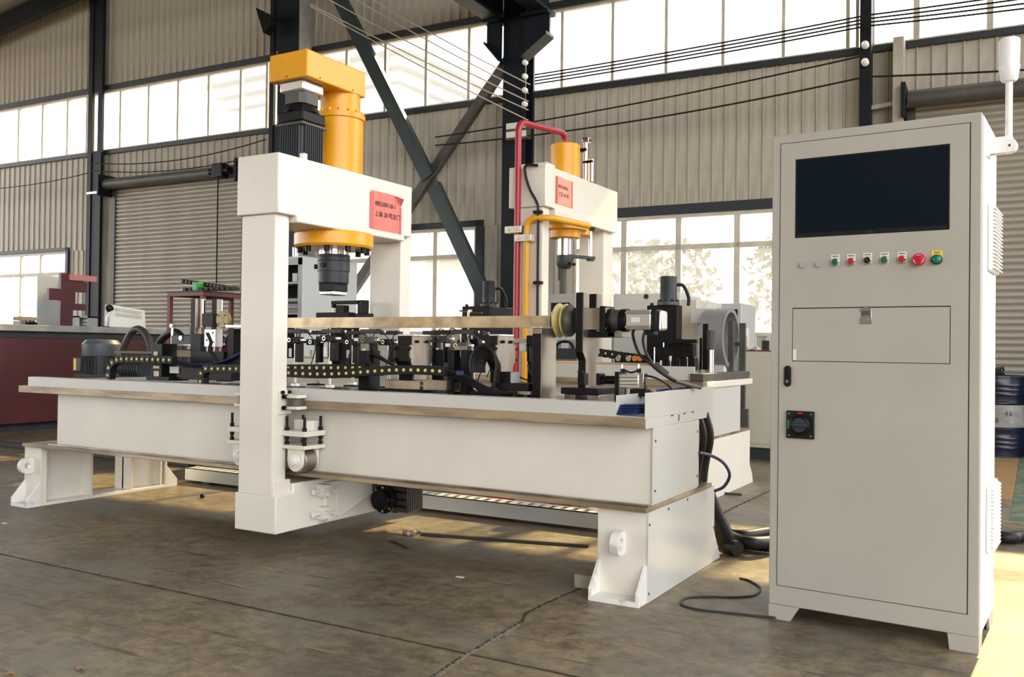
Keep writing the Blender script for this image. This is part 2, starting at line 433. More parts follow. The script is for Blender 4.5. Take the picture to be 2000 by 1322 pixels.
def wall_root(name):
    o = bpy.data.objects.new(name, None); COL.objects.link(o); o.rotation_euler.z = WA; o['kind'] = 'structure'; o['_w'] = 0; return o
D1L, D1R, D1T = -15.10, -11.75, 4.16          # shutter door beside the first column
D2L, D2R, D2T = -0.90, 3.2, 4.12              # shutter door behind the control cabinet
L1R, L2L, L2R, L3L, L3R = -16.62, -9.85, -7.02, -5.39, -2.0
SL, SR = -24.0, 4.2
up = wall_root('wall_back_upper'); siding_run(up, SL, 0.79, Z_UT, Z_TOP); siding_run(up, 0.79, SR, Z_UT+1.5, Z_TOP)
mid = wall_root('wall_back_middle')
siding_run(mid, SL, D1L-0.42, Z_LT, Z_UB); siding_run(mid, D1L-0.42, D1R, D1T, Z_UB); siding_run(mid, D1R, D2L, Z_LT, Z_UB); siding_run(mid, D2L, SR, D2T, Z_UB)
low = wall_root('wall_back_lower')
for a, c in ((L1R, D1L-0.42), (D1R, L2L), (L2R, L3L), (L3R, D2L)): siding_run(low, a, c, 0, Z_LT)
for a, c in ((SL, L1R), (L2L, L2R), (L3L, L3R)): siding_run(low, a, c, 0, Z_SILL)
# jamb sheet between first column and shutter
put(MB().box(D1L-0.42, D1L-0.10, WD-0.03, WD+0.02, 0, D1T).mesh('jamb_sheet'), 'jamb_sheet', siding, low)

# girts over and under the windows
tn = [0]
def trim(s0, s1, z0, z1, d0, d1, m):
    tn[0] += 1
    structure('trim_%d' % tn[0], MB().box(s0, s1, WD-d1, WD-d0, z0, z1).mesh('girt'), m, WA)
trim(SL, 0.79, Z_UT-0.01, Z_UT+0.09, 0.0, 0.06, girt)
trim(SL, SR, Z_UB-0.06, Z_UB+0.015, 0.0, 0.07, girt)
trim(L3L-0.12, L3R, Z_LT, Z_LT+0.13, 0.0, 0.05, girt)
trim(L2L, L2R+0.12, Z_LT, Z_LT+0.09, 0.0, 0.05, girt)
trim(L2R, L2R+0.13, 0, Z_LT+0.09, 0.0, 0.05, girt)
trim(SL, L1R+0.06, Z_LT, Z_LT+0.07, 0.0, 0.05, girt)
trim(L1R, L1R+0.08, 0, Z_LT+0.07, 0.0, 0.05, girt)

wn_ = [0]
def window(s0, s1, z0, z1, mull, transom=None, bar=0.045):
    wn_[0] += 1
    r = wall_root('window_%d' % wn_[0])
    y0, y1 = WD-0.02, WD+0.05
    def wb(name, a, c, e, f, m=wframe): return put(MB().box(a, c, y0, y1, e, f).mesh(name), name, m, r, 0.004)
    wb('window_frame', s0, s1, z1-0.05, z1); wb('window_frame', s0, s1, z0, z0+0.05)
    wb('window_frame', s0, s0+0.04, z0+0.05, z1-0.05); wb('window_frame', s1-0.04, s1, z0+0.05, z1-0.05)
    xs = [s0+0.02] + [s for s in mull if s0+0.06 < s < s1-0.06] + [s1-0.02]
    for s in xs[1:-1]: wb('mullion', s-bar/2, s+bar/2, z0+0.05, z1-0.05)
    zs = [z0+0.05] + ([transom] if transom else []) + [z1-0.05]
    if transom:
        wb('transom', s0+0.04, s1-0.04, transom-0.035, transom+0.035)
    for a, c in zip(xs, xs[1:]):
        for e, f in zip(zs, zs[1:]):
            put(MB().box(a+bar/2, c-bar/2, WD+0.012, WD+0.016, e+0.02, f-0.02).mesh('pane'), 'pane', glass, r)
    return r
mull = [-18.25 + 0.7895*i - 0.79*6 for i in range(40)]
window(-22.0, -16.06, Z_UB, Z_UT, mull)
window(-16.02, -11.30, Z_UB, Z_UT, mull)
window(-11.26, -6.47, Z_UB, Z_UT, mull)
window(-6.10, -1.54, Z_UB, Z_UT, mull)
window(-1.40, 0.79, Z_UB, Z_UT, mull, bar=0.07)
window(0.79, SR, Z_UB, Z_UT+1.5, mull, bar=0.07)  # unseen bay, made taller to let sun onto the near floor
lm = [-4.63 + 0.795*i for i in range(-20, 6)]
window(-22.0, L1R, Z_SILL, Z_LT, [-18.1, -17.45], Z_TR)
window(L2L, L2R, Z_SILL, Z_LT, [-8.98, -8.42, -7.77], Z_TR, 0.07)
window(L3L, L3R, Z_SILL, Z_LT, [-4.63, -3.84, -3.04], Z_TR, 0.08)

# shutter doors: one object per slat
def shutter(n, s0, s1, top, d):
    r = wall_root('door_%d' % n)
    sp_ = 0.0785; me = None
    k = int((top+0.03)/sp_)
    pts = []
    for i in range(7):
        t = i/6; pts.append((WD-d-0.030*math.sin(PI*t), t*sp_))
    mb = MB(); v = []; f = []
    for y, z in pts: v += [(s0, y, z), (s1, y, z)]
    for i in range(6): f.append((2*i, 2*i+1, 2*i+3, 2*i+2))
    mb.add(v, f); me = mb.mesh('slat'); me.materials.append(shut)
    for i in range(k):
        o = bpy.data.objects.new('slat', me); COL.objects.link(o); o.parent = r; o.location = (0, 0, 0.02+i*sp_)
    put(MB().box(s0-0.09, s0+0.02, WD-d-0.05, WD-0.0, 0, top-0.05).mesh('guide_rail'), 'guide_rail', greyst, r, 0.004)
    put(MB().box(s1-0.02, s1+0.09, WD-d-0.05, WD-0.0, 0, top-0.05).mesh('guide_rail'), 'guide_rail', greyst, r, 0.004)
    put(MB().cyl((s0-0.05, WD-d-0.20, top), (s1+0.05, WD-d-0.20, top), 0.105, n=24).mesh('roller_drum'), 'roller_drum', greyst, r)
    for s in (s0-0.12, s1+0.08):
        put(MB().prism([(s, top-0.22), (s+0.05, top-0.22), (s+0.05, top+0.18), (s, top+0.18)], 'y', WD-d-0.36, WD-0.01).mesh('end_bracket'), 'end_bracket', dark, r, 0.004)
    return r
d1 = shutter(1, D1L, D1R, D1T, 0.06)
d2 = shutter(2, D2L, D2R, D2T, 0.06)
put(MB().box(-12.1, -11.85, WD-0.52, WD-0.34, D1T-0.16, D1T+0.10).mesh('door_motor'), 'door_motor', blk, d1, 0.02)
put(MB().cyl((-12.2, WD-0.43, D1T-0.03), (-11.75, WD-0.43, D1T-0.03), 0.07).mesh('motor_drum'), 'motor_drum', blk, d1)
put(MB().tube([(-11.95, WD-0.50, D1T-0.1), (-11.95, WD-0.50, 1.2)], 0.012, 6).mesh('pull_chain'), 'pull_chain', blk, d1)
put(MB().box(D2L-0.22, D2L-0.10, WD-0.30, WD-0.02, 3.3, 4.88).mesh('guide_post'), 'guide_post', siding, d2, 0.003)
put(MB().bar((-1.40, WD-0.12, 4.10), (D2L-0.1, WD-0.12, 4.14), 0.05, 0.05).mesh('stay_bar'), 'stay_bar', siding, d2)

# columns
def wall_thing(name, label, cat, group=None):
    return thing(name, label, cat, (0, 0, 0), WA, group)
c1 = wall_thing('steel_column', 'dark steel column beside the wide roller shutter, window slot through its web', 'column')
def wu(u, d, v=250): return wat(u, v, d)[0]
for a, c in ((wu(172, 0.15), wu(180, 0.15)), (wu(191, 0.15), wu(199, 0.15))):
    put(MB().box(a, c, WD-0.16, WD-0.10, 0, 9.0).mesh('flange'), 'flange', dark, c1, 0.004)
for e, f in ((0, Z_UB-0.02), (Z_UT-0.05, 9.0)):
    put(MB().box(wu(179, 0.13), wu(192, 0.13), WD-0.14, WD-0.12, e, f).mesh('web'), 'web', dark, c1)
put(MB().box(-15.66, -15.30, WD-0.30, WD-0.26, 4.00, 4.04).mesh('stay_bar'), 'stay_bar', alu, c1)
c2 = wall_thing('steel_column', 'broad dark steel column behind the yellow press head of the near gantry', 'column')
sr_ = wu(586, 0.42, 60)
put(MB().box(wu(526, 0.42, 150), wu(534, 0.42, 150), WD-0.42, WD-0.36, 0, 9.4).mesh('flange'), 'flange', dark, c2, 0.004)
put(MB().box(wu(542, 0.42, 150), sr_-0.02, WD-0.42, WD-0.38, 0, 9.4).mesh('flange'), 'flange', dark, c2, 0.004)
put(MB().box(sr_-0.02, sr_, WD-0.42, WD-0.13, 0, 9.4).mesh('side_plate'), 'side_plate', mat('lit_column_side', (0.30, 0.30, 0.29), 0.5, vary=0.2), c2)  # same dark paint, lightened to paint in the side light
for e, f in ((0, Z_UB-0.05), (Z_UT-0.02, 9.4)):
    put(MB().box(wu(533, 0.40, 150), wu(543, 0.40, 150), WD-0.40, WD-0.38, e, f).mesh('web'), 'web', dark, c2)
c3 = wall_thing('steel_column', 'dark blue steel column carrying the double crane bracket, behind the far gantry', 'column')
put(MB().box(-6.42, -6.05, WD-0.34, WD-0.30, 0, 9.4).mesh('flange'), 'flange', dark, c3, 0.004)
put(MB().box(-6.25, -6.21, WD-0.30, WD-0.08, 0, 9.4).mesh('web'), 'web', dark, c3)
put(MB().box(-6.42, -6.05, WD-0.08, WD-0.04, 0, 9.4).mesh('flange'), 'flange', dark, c3, 0.004)
# double corbel
for sgn in (-1, 1):
    cx = -6.235
    L = 0.42 if sgn < 0 else 0.60
    pts = [(cx+sgn*0.18, 5.20), (cx+sgn*0.18, 5.88), (cx+sgn*L, 5.88), (cx+sgn*L, 5.58), (cx+sgn*0.18, 5.30)]
    put(MB().prism(pts, 'y', WD-0.42, WD-0.38).mesh('corbel'), 'corbel', dark, c3)
    put(MB().prism([(cx+sgn*0.18, 5.27), (cx+sgn*0.18, 5.31), (cx+sgn*L, 5.59), (cx+sgn*L, 5.55)], 'y', WD-0.52, WD-0.26).mesh('corbel_flange'), 'corbel_flange', dark, c3)
    put(MB().box(cx+sgn*0.18, cx+sgn*(L+0.02), WD-0.52, WD-0.26, 5.86, 5.90).mesh('corbel_plate'), 'corbel_plate', dark, c3)
put(MB().box(-6.30, -5.93, WD-0.46, WD-0.36, 4.11, 4.36).mesh('junction_box'), 'junction_box', greyst, c3, 0.005, label='pale striped junction box')
for z in (4.14, 4.265):
    put(MB().box(-6.28, -5.96, WD-0.475, WD-0.46, z, z+0.085).mesh('light_strip'), 'light_strip', labelw, c3)
c4 = wall_thing('steel_column', 'slim dark steel column above the control cabinet', 'column')
put(MB().box(-1.50, -1.37, WD-0.26, WD-0.06, 0, 9.4).mesh('flange'), 'flange', dark, c4, 0.004)
for z in (4.62, 4.83): put(MB().lathe((-1.43, WD-0.27, z), (0, -1, 0), [(0.03, 0), (0.045, 0.02), (0.03, 0.05), (0.045, 0.07), (0.02, 0.1)], 12).mesh('insulator'), 'insulator', lampw, c4)
for i, s in enumerate((-6.02, -6.02, -6.02, -6.02)):
    z = 4.62 + i*0.20
    put(MB().lathe((s, WD-0.36, z), (0, -1, 0), [(0.02, 0), (0.04, 0.02), (0.025, 0.05), (0.04, 0.07), (0.02, 0.1)], 12).mesh('insulator'), 'insulator', lampw, c3)
# crane beams running out from the bracket
for s0, lab in ((-6.66, 'dark steel crane beam running from the bracket on the side of the bracing'), (-5.90, 'dark steel crane beam running from the bracket on the clear window side')):
    t = wall_thing('crane_beam', lab, 'beam', 'crane runway beams')
    put(MB().box(s0, s0+0.26, -6, WD-0.2, 5.90, 5.94).mesh('flange'), 'flange', dark, t)
    put(MB().box(s0+0.11, s0+0.15, -6, WD-0.2, 5.94, 6.46).mesh('web'), 'web', dark, t)
    put(MB().box(s0, s0+0.26, -6, WD-0.2, 6.46, 6.50).mesh('flange'), 'flange', dark, t)
# cross bracing between the second and third columns
def brace(name, lab, p0, p1, d, w, m):
    t = wall_thing(name, lab, 'brace')
    a = Vector((p0[0], WD-d, p0[1])); c = Vector((p1[0], WD-d, p1[1]))
    dr = (c-a).normalized(); nn = Vector((-dr.z, 0, dr.x))
    put(MB().bar(a, c, 0.012, w, (dr.cross(Vector((0, 1, 0))))[:]).mesh('flat_leg'), 'flat_leg', m, t)
    off = nn*(w/2)
    put(MB().bar(a+off+Vector((0, -0.05, 0)), c+off+Vector((0, -0.05, 0)), 0.10, 0.012, (dr.cross(Vector((0, 1, 0))))[:]).mesh('angle_leg'), 'angle_leg', m, t)
    return t
pA0, pA1 = wat(640, -50, 0.3), wat(836, 345, 0.3); pA2, pA3 = wat(848, 365, 0.3), wat(975, 640, 0.3)
brace('diagonal_brace', 'dark green diagonal brace slanting down from the ceiling to the crossing point', pA0, pA1, 0.30, 0.26, grn)
brace('diagonal_brace', 'dark green lower diagonal brace ending behind the black hydraulic block', pA2, pA3, 0.30, 0.26, grn)
pB0, pB1 = wat(1008, 95, 0.22), wat(640, 640, 0.22)
brace('diagonal_brace', 'grey steel diagonal brace rising to the crane bracket', pB0, pB1, 0.22, 0.20, greyst)
t = wall_thing('gusset_plate', 'grey steel gusset plate where the diagonal braces cross', 'plate')
g0 = wat(842, 355, 0.26)
put(MB().prism([(g0[0]-0.16, g0[1]+0.12), (g0[0]+0.06, g0[1]+0.16), (g0[0]+0.16, g0[1]-0.14), (g0[0]-0.05, g0[1]-0.18)], 'y', WD-0.27, WD-0.25).mesh('plate'), 'plate', greyst, t)

# rafter and roof
structure('beam_rafter', MB().prism([(-24, 6.70), (4, 10.39), (4, 10.74), (-24, 7.05)], 'y', WD-0.55, WD-0.40).mesh('beam_rafter'), dark, WA)
roof = wall_root('roof')
for i in range(26):
    y = 12.2 - i*1.6
    put(MB().prism([(-24, 7.12), (8, 11.34), (8, 11.42), (-24, 7.20)], 'y', y-1.58, y).mesh('roof_sheet'), 'roof_sheet', roofm, roof)
for i in range(1, 12):
    s = -24+i*2.4; z = 7.12 + (s+24)*0.1318
    put(MB().box(s, s+0.07, -28, WD-0.6, z-0.2, z+0.0).mesh('purlin'), 'purlin', dark, roof)

# floodlight on the second column
t = wall_thing('floodlight', 'black floodlight on an arm beside the broad dark column', 'lamp')
a, z = wat(524, 40, 0.6)
put(MB().prism([(a-0.16, z+0.20), (a+0.18, z+0.02), (a+0.16, z-0.14), (a+0.02, z-0.26)], 'y', WD-0.74, WD-0.56).mesh('housing'), 'housing', blk, t, 0.01)
put(MB().bar((a+0.1, WD-0.62, z), (a+0.40, WD-0.50, z+0.02), 0.05, 0.05).mesh('arm'), 'arm', blk, t)

# wires strung along the wall
def wire(lab, p, q, sag, d0=0.45, d1=0.45, r=0.008, m=rub, group=None):
    a, c = wat(*p, d0), wat(*q, d1)
    pts = []
    for i in range(25):
        k = i/24
        pts.append((a[0]+(c[0]-a[0])*k, WD-d0-(d1-d0)*k, a[1]+(c[1]-a[1])*k - sag*4*k*(1-k)))
    t = put(MB().tube(pts, r, 6).mesh('wire'), 'wire', m, None, rotz=WA)
    return tag(t, lab, 'wire', group)
n4 = ('topmost', 'second', 'third', 'lowest')
for i in range(4):
    wire('%s of the four thin wires strung across the bright window over the far gantry' % n4[i], (1045, 146+i*6), (1692, 30+i*7), 0.02, r=0.011, group='wires across the window')
for i in range(4):
    wire('%s of four thin wires past the slim column towards the signal lamp' % n4[i], (1692, 30+i*7), (2700, -130+i*16), 0.04, r=0.011, group='wires past the slim column')
wire('long dark wire sagging over the siding below the window, upper one', (850, 268), (1690, 108), 0.06, r=0.011)
wire('long dark wire sagging over the siding below the window, lower one', (850, 284), (1690, 150), 0.10, r=0.012)
wire('dark wire running from the slim column past the signal lamp', (1690, 150), (2700, 80), 0.05, r=0.012)
wire('dark upper wire over the shutter by the first column', (176, 318), (520, 272), 0.16, r=0.011)
wire('dark lower wire over the shutter by the first column', (176, 333), (520, 300), 0.14, r=0.011)
wire('thin wire drooping over the siding at the hall end', (-40, 370), (172, 338), 0.06, r=0.009)
for i, (p, q) in enumerate((((606, 8), (1032, 215)), ((606, 12), (1032, 235)), ((640, -2), (1032, 198)), ((690, -4), (1032, 182)), ((722, -4), (1035, 165)))):
    wire('pale overhead wire %s in front of the diagonal brace' % ('lowest', 'second lowest', 'middle', 'second highest', 'highest')[i].__add__(' of five'), p, q, 0.03, 0.9, 0.42, r=0.010, m=wframe, group='pale wires to the bracket column')

# exterior: neighbouring building and trees
t = thing('neighbour_building', 'pale building with stepped cornice seen through the high windows', 'building')
B(t, 'wall', facade, -41, -29, 38, 80, 0, 15.6)
for i, (dz, ov) in enumerate(((14.9, 0.4), (15.5, 0.9), (16.1, 1.5))): B(t, 'cornice', facade, -41-ov, -29+ov, 38-ov, 80+ov, dz, dz+0.6)
for i in range(3):
    for k in range(3): B(t, 'window', facadeb, -39.5+i*3.6, -37.6+i*3.6, 37.93, 38.05, 2.2+k*4.2, 4.6+k*4.2)
for i in range(5):
    for k in range(3): B(t, 'window', facadeb, -29.05, -28.93, 41+i*6, 43.4+i*6, 2.2+k*4.2, 4.6+k*4.2)
t = thing('low_building', 'pale low building with eaves seen through the lower window', 'building')
B(t, 'wall', facade, -22, -13.2, 30, 40, 0, 4.6)
B(t, 'roof', facade, -22.6, -12.4, 29.2, 40.6, 4.6, 5.2)
for i in range(3): B(t, 'window', facadeb, -20+i*2.4, -18.7+i*2.4, 29.95, 30.05, 1.2, 2.8)
def tree(x, y, h, r, lab):
    t = thing('tree', lab, 'tree', (x, y, -0.14), group='trees beyond the lower window')
    C(t, 'trunk', barkm, (x, y, -0.14), (x, y, h*0.6), 0.16, 0.08, 10)
    mb = MB()
    for i in range(900):
        while True:
            p = Vector((rng.uniform(-1, 1), rng.uniform(-1, 1), rng.uniform(-1, 1)))
            if p.length < 1: break
        q = Vector((x+p.x*r, y+p.y*r, h*0.68+p.z*h*0.36)); s_ = rng.uniform(0.10, 0.22)
        a = Vector((rng.uniform(-1, 1), rng.uniform(-1, 1), rng.uniform(-1, 1))).normalized(); c = a.cross(Vector((0.3, 0.2, 1))).normalized()
        mb.add([q-a*s_, q+c*s_*0.6, q+a*s_, q-c*s_*0.6], [(0, 1, 2, 3)])
    tag(G(t, 'crown', leafm, mb), kind='stuff')
tree(-9.4, 25, 4.3, 1.7, 'pale leafy tree beyond the lower window, nearer the low building')
tree(-5.6, 26, 4.6, 1.7, 'pale leafy tree beyond the lower window, in the middle of the pane')
tree(-2.6, 27, 3.6, 1.3, 'small pale tree beyond the lower window, nearest the control cabinet')

# ================================================================== CONTROL CABINET (own frame: x along the front, y into it)
CA = Vector((-0.956, 3.809, 0)); CB = Vector((-0.179, 3.762, 0))
CW = (CB-CA).length; CROT = math.atan2(CB.y-CA.y, CB.x-CA.x)
cab = thing('control_cabinet', 'tall pale grey control cabinet with dark screen and push buttons', 'cabinet', CA, CROT)
CD = 0.46
body = MB().box(0, CW, 0.0, CD, 0.06, 1.995)
G(cab, 'body', cabm, body, 0.004)
G(cab, 'side_panel', cabw, MB().box(CW, CW+0.004, 0.012, CD-0.004, 0.07, 1.985))
for x0, x1, xi in ((0, 0.125, 0.088), (CW, CW-0.125, CW-0.098)):
    PR(cab, 'foot', cabm, [(x0, 0.0), (xi, 0.0), (x1+(0.02 if x0 else -0.0), 0.06), (x0, 0.06)], 'y', 0.002, 0.012)
    PR(cab, 'foot', cabm, [(x0, 0.0), (xi, 0.0), (x1, 0.06), (x0, 0.06)], 'y', CD-0.012, CD-0.002)
for x in (0.001, CW-0.011):
    PR(cab, 'foot', cabm, [(0.012, 0), (0.10, 0), (0.13, 0.06), (0.012, 0.06)], 'x', x, x+0.010)
    PR(cab, 'foot', cabm, [(CD-0.012, 0), (CD-0.10, 0), (CD-0.13, 0.06), (CD-0.012, 0.06)], 'x', x, x+0.010)
# door: dark joint behind, panel set in
DX0, DX1, DZ0, DZ1 = 0.036, 0.738, 0.142, 1.958
G(cab, 'door_joint', gap, MB().box(DX0-0.003, DX1+0.004, -0.0008, 0.002, DZ0-0.003, DZ1+0.003))
FX0, FX1, FZ0, FZ1 = 0.088, 0.678, 1.062, 1.281     # keyboard flap
SX0, SX1, SZ0, SZ1 = 0.096, 0.672, 1.566, 1.889     # screen cut-out
dm = MB()
for a, c, e, f in ((DX0, SX0, SZ0, SZ1), (SX1, DX1, SZ0, SZ1), (DX0, DX1, SZ1, DZ1), (DX0, DX1, FZ1, SZ0), (DX0, FX0, FZ0, FZ1), (FX1, DX1, FZ0, FZ1), (DX0, DX1, DZ0, FZ0)):
    dm.box(a, c, -0.003, 0.001, e, f)
door = G(cab, 'door', cabm, dm)
scr = G(cab, 'screen', screenm, MB().box(SX0, SX1, -0.0020, -0.0009, SZ0, SZ1), label='black display screen')
sb = MB().box(SX0, SX0+0.006, -0.0028, 0.003, SZ0, SZ1).box(SX1-0.006, SX1, -0.0028, 0.003, SZ0, SZ1).box(SX0, SX1, -0.0028, 0.003, SZ1-0.006, SZ1).box(SX0, SX1, -0.0028, 0.003, SZ0, SZ0+0.018)
G(scr, 'bezel', blkpl, sb)
G(scr, 'bezel_mark', greyd, MB().box(0.376, 0.400, -0.0032, -0.0027, SZ0+0.006, SZ0+0.011))
flap = G(cab, 'keyboard_flap', cabm, MB().box(FX0+0.003, FX1-0.003, -0.003, 0.004, FZ0+0.003, FZ1-0.0045))
lx = 0.352
lat = G(flap, 'latch', bright, MB().box(lx, lx+0.046, -0.0055, -0.003, FZ1-0.068, FZ1-0.008), 0.002)
C(flap, 'latch_lock', bright, (lx+0.023, -0.009, FZ1-0.05), (lx+0.023, -0.004, FZ1-0.05), 0.011)
G(flap, 'latch_recess', greyst, MB().box(lx+0.008, lx+0.038, -0.0062, -0.0054, FZ1-0.034, FZ1-0.016))
G(flap, 'latch_tongue', bright, MB().box(lx+0.014, lx+0.034, -0.006, -0.003, FZ1-0.008, FZ1+0.002))
G(flap, 'tape_patch', labelw, MB().box(FX0+0.004, FX0+0.018, -0.0036, -0.003, FZ0+0.006, FZ0+0.05))
# handle
hz0, hz1, hx = 0.958, 1.044, 0.073
hp = [(hx+0.014*math.cos(t), hz1-0.014+0.014*math.sin(t)) for t in [PI*i/8 for i in range(9)]] + [(hx+0.014*math.cos(t), hz0+0.014+0.014*math.sin(t)) for t in [PI+PI*i/8 for i in range(9)]]
hd = PR(door, 'handle', blkpl, hp, 'y', -0.012, -0.003, 0.002)
C(hd, 'key_lock', bright, (hx-0.001, -0.0135, hz0+0.022), (hx-0.001, -0.012, hz0+0.022), 0.007)
G(hd, 'grip', blk, MB().box(hx-0.007, hx+0.007, -0.0145, -0.012, hz0+0.04, hz1-0.012), 0.002)
# rotary isolator
ix, iz, iw = 0.1265, 0.805, 0.056
iso = G(door, 'isolator_switch', blkpl, MB().box(ix-iw, ix+iw, -0.014, -0.003, iz-iw, iz+iw), 0.003)
G(iso, 'rotary_knob', blk, MB().lathe((ix, -0.014, iz), (0, -1, 0), [(0.042, 0), (0.041, 0.010), (0.034, 0.013), (0.033, 0.006)], 28))
G(iso, 'knob_grip', greyd, MB().lathe((ix, -0.020, iz), (0, -1, 0), [(0.030, 0), (0.029, 0.012)], 28))
G(iso, 'knob_bar', greyd, MB().box(ix-0.028, ix+0.034, -0.046, -0.030, iz-0.006, iz+0.006), 0.003)
for sx in (-1, 1):
    for sz in (-1, 1): C(iso, 'screw', bright, (ix+sx*0.044, -0.0155, iz+sz*0.044), (ix+sx*0.044, -0.0138, iz+sz*0.044), 0.0045, n=10)
G(iso, 'red_mark', redm, MB().box(ix-0.010, ix+0.010, -0.0146, -0.0139, iz+0.044, iz+0.050))
G(iso, 'green_mark', mat('green_mark_paint', (0.03, 0.30, 0.04), 0.5), MB().box(ix-0.051, ix-0.044, -0.0146, -0.0139, iz-0.018, iz+0.018))
# buttons
bz = 1.444
def cpx(u, v):
    d = ray(u, v); n = Vector((-(CB-CA).normalized().y, (CB-CA).normalized().x, 0))
    t = (CA-Vector((0, 0, HC))).dot(n)/d.dot(n); q = Vector((0, 0, HC))+d*t
    return (q-CA).dot((CB-CA).normalized()), q.z
for u, v in ((1569, 517), (1600.5, 515)):
    x, z = cpx(u, v); C(door, 'blanking_plug', plug, (x, -0.010, z), (x, -0.003, z), 0.0145, n=24)
def button(u, v, name, cm):
    x, z = cpx(u, v)
    p = G(door, name, bright, MB().lathe((x, -0.003, z), (0, -1, 0), [(0.0155, 0), (0.0155, 0.008), (0.013, 0.011)], 24))
    G(p, 'cap', cm, MB().lathe((x, -0.010, z), (0, -1, 0), [(0.012, 0), (0.0118, 0.004), (0.010, 0.0055)], 24))
    pl = G(p, 'legend_plate', labelw, MB().box(x-0.0165, x+0.0165, -0.0045, -0.003, z-0.012, z+0.030))
    for k in range(4): G(p, 'legend_mark', greyd, MB().box(x-0.011+k*0.0058, x-0.007+k*0.0058, -0.0049, -0.0044, z+0.021, z+0.0255))
    return p
button(1632, 512, 'push_button', greenm); button(1663, 511, 'push_button', redm)
sel = button(1695, 509, 'selector_switch', blkpl)
x, z = cpx(1695, 509)
put(MB().bar((x-0.010, -0.018, z+0.009), (x+0.008, -0.018, z-0.008), 0.006, 0.008, (0, 1, 0)).mesh('lever'), 'lever', greyd, sel)
button(1728, 508, 'push_button', greenm); button(1762, 507, 'push_button', redm)
x, z = cpx(1796.5, 508)
es = G(door, 'emergency_stop', redm, MB().lathe((x, -0.003, z), (0, -1, 0), [(0.016, 0), (0.016, 0.012), (0.023, 0.013), (0.024, 0.020), (0.022, 0.026), (0.012, 0.029)], 28))
for k in range(3):
    a0 = PI/2 + k*2*PI/3 - 0.5
    T(es, 'arrow_mark', labelw, [(x+0.0165*math.cos(a0+i*0.2), -0.0305, z+0.0165*math.sin(a0+i*0.2)) for i in range(6)], 0.0012, 5)
x, z = cpx(1830.5, 507)
pl = G(door, 'indicator_lamp', gap, MB().lathe((x, -0.003, z), (0, -1, 0), [(0.019, 0), (0.019, 0.008), (0.017, 0.010)], 28))
G(pl, 'lens', mat('green_lens', (0.006, 0.20, 0.12), 0.15), MB().lathe((x, -0.012, z), (0, -1, 0), [(0.0165, 0), (0.0155, 0.006), (0.010, 0.011), (0.003, 0.012)], 28))
G(pl, 'legend_plate', labely, MB().box(x-0.019, x+0.019, -0.0045, -0.003, z, z+0.034))
for k in range(3): G(pl, 'legend_mark', redm, MB().box(x-0.010+k*0.007, x-0.005+k*0.007, -0.0049, -0.0044, z+0.024, z+0.029))
# worn oval mark low on the door
G(door, 'worn_stamp', mat('worn_stamp_grey', (0.40, 0.39, 0.35), 0.6), MB().prism([(0.063+0.018*math.cos(2*PI*i/20), 0.200+0.009*math.sin(2*PI*i/20)) for i in range(20)], 'y', -0.0034, -0.003))
# louvred vents on the right side
for z0, z1 in ((1.42, 1.68), (0.34, 0.60)):
    v = G(cab, 'side_vent', cabw, MB().prism([(0.16, z0), (0.42, z0), (0.42, z1), (0.16, z1)], 'x', CW+0.004, CW+0.02), 0.006)
    n = 17
    for k in range(n):
        z = z0+0.012+(z1-z0-0.03)*k/(n-1)
        PR(v, 'louvre', cabw, [(CW+0.02, z), (CW+0.034, z-0.003), (CW+0.034, z+0.001), (CW+0.02, z+0.011)], 'y', 0.175, 0.405)
# signal lamp on a bracket at the top of the side
sx, sy, szz = CW+0.075, 0.14, 1.905
sl = C(cab, 'signal_lamp', lampw, (sx, sy, szz), (sx, sy, 2.13), 0.0125, n=20, label='white signal lamp on a short pole')
G(sl, 'lamp_head', lampw, MB().lathe((sx, sy, 2.13), (0, 0, 1), [(0.024, 0), (0.030, 0.008), (0.037, 0.055), (0.037, 0.060), (0.035, 0.062), (0.037, 0.155), (0.030, 0.163)], 28))
G(sl, 'pole_foot', lampw, MB().box(sx-0.014, sx+0.014, sy-0.014, sy+0.014, szz-0.02, szz+0.02), 0.004)
G(sl, 'swivel', lampw, MB().cyl((sx+0.004, sy-0.022, szz-0.02), (sx+0.004, sy+0.022, szz-0.02), 0.026, n=24), 0.003)
C(sl, 'swivel_screw', greyst, (sx+0.004, sy-0.024, szz-0.02), (sx+0.004, sy-0.02, szz-0.02), 0.005, n=10)
G(sl, 'bracket', lampw, MB().box(CW+0.004, CW+0.014, sy-0.04, sy+0.04, szz-0.055, szz+0.035).box(CW+0.012, sx, sy-0.024, sy-0.016, szz-0.045, szz+0.015).box(CW+0.012, sx, sy+0.016, sy+0.024, szz-0.045, szz+0.015))

# ================================================================== MACHINE BED, near
def bolt(parent, p, d, r, h, m=blk, name='bolt'):
    p = Vector(p); d = Vector(d).normalized()
    return put(MB().cyl(p, p+d*h, r, n=12).mesh(name), name, m, parent)
bed = thing('press_bed', 'long white machine bed with bare steel rails, under the near gantry', 'machine bed', (-3.7, 4.15, 0))
XR = -1.457
B(bed, 'bottom_plate', rawst, -5.96, XR, 3.70, 4.62, 0.397, 0.417, 0.002)
B(bed, 'rail_bar', steel, -5.72, XR, 3.728, 3.752, 0.417, 0.426, 0.001)
B(bed, 'web_box', white, -5.705, XR-0.004, 3.785, 4.40, 0.417, 0.762, 0.003)
B(bed, 'top_plate', rawst, -6.0, XR-0.004, 3.692, 4.62, 0.762, 0.808, 0.003)
ch = MB().prism([(3.697, 0.808), (3.785, 0.808), (3.785, 0.866), (3.782, 0.866), (3.782, 0.811), (3.700, 0.811), (3.700, 0.866), (3.697, 0.866)], 'x', -5.90, -1.60)
G(bed, 'cable_channel', sheetw, ch)
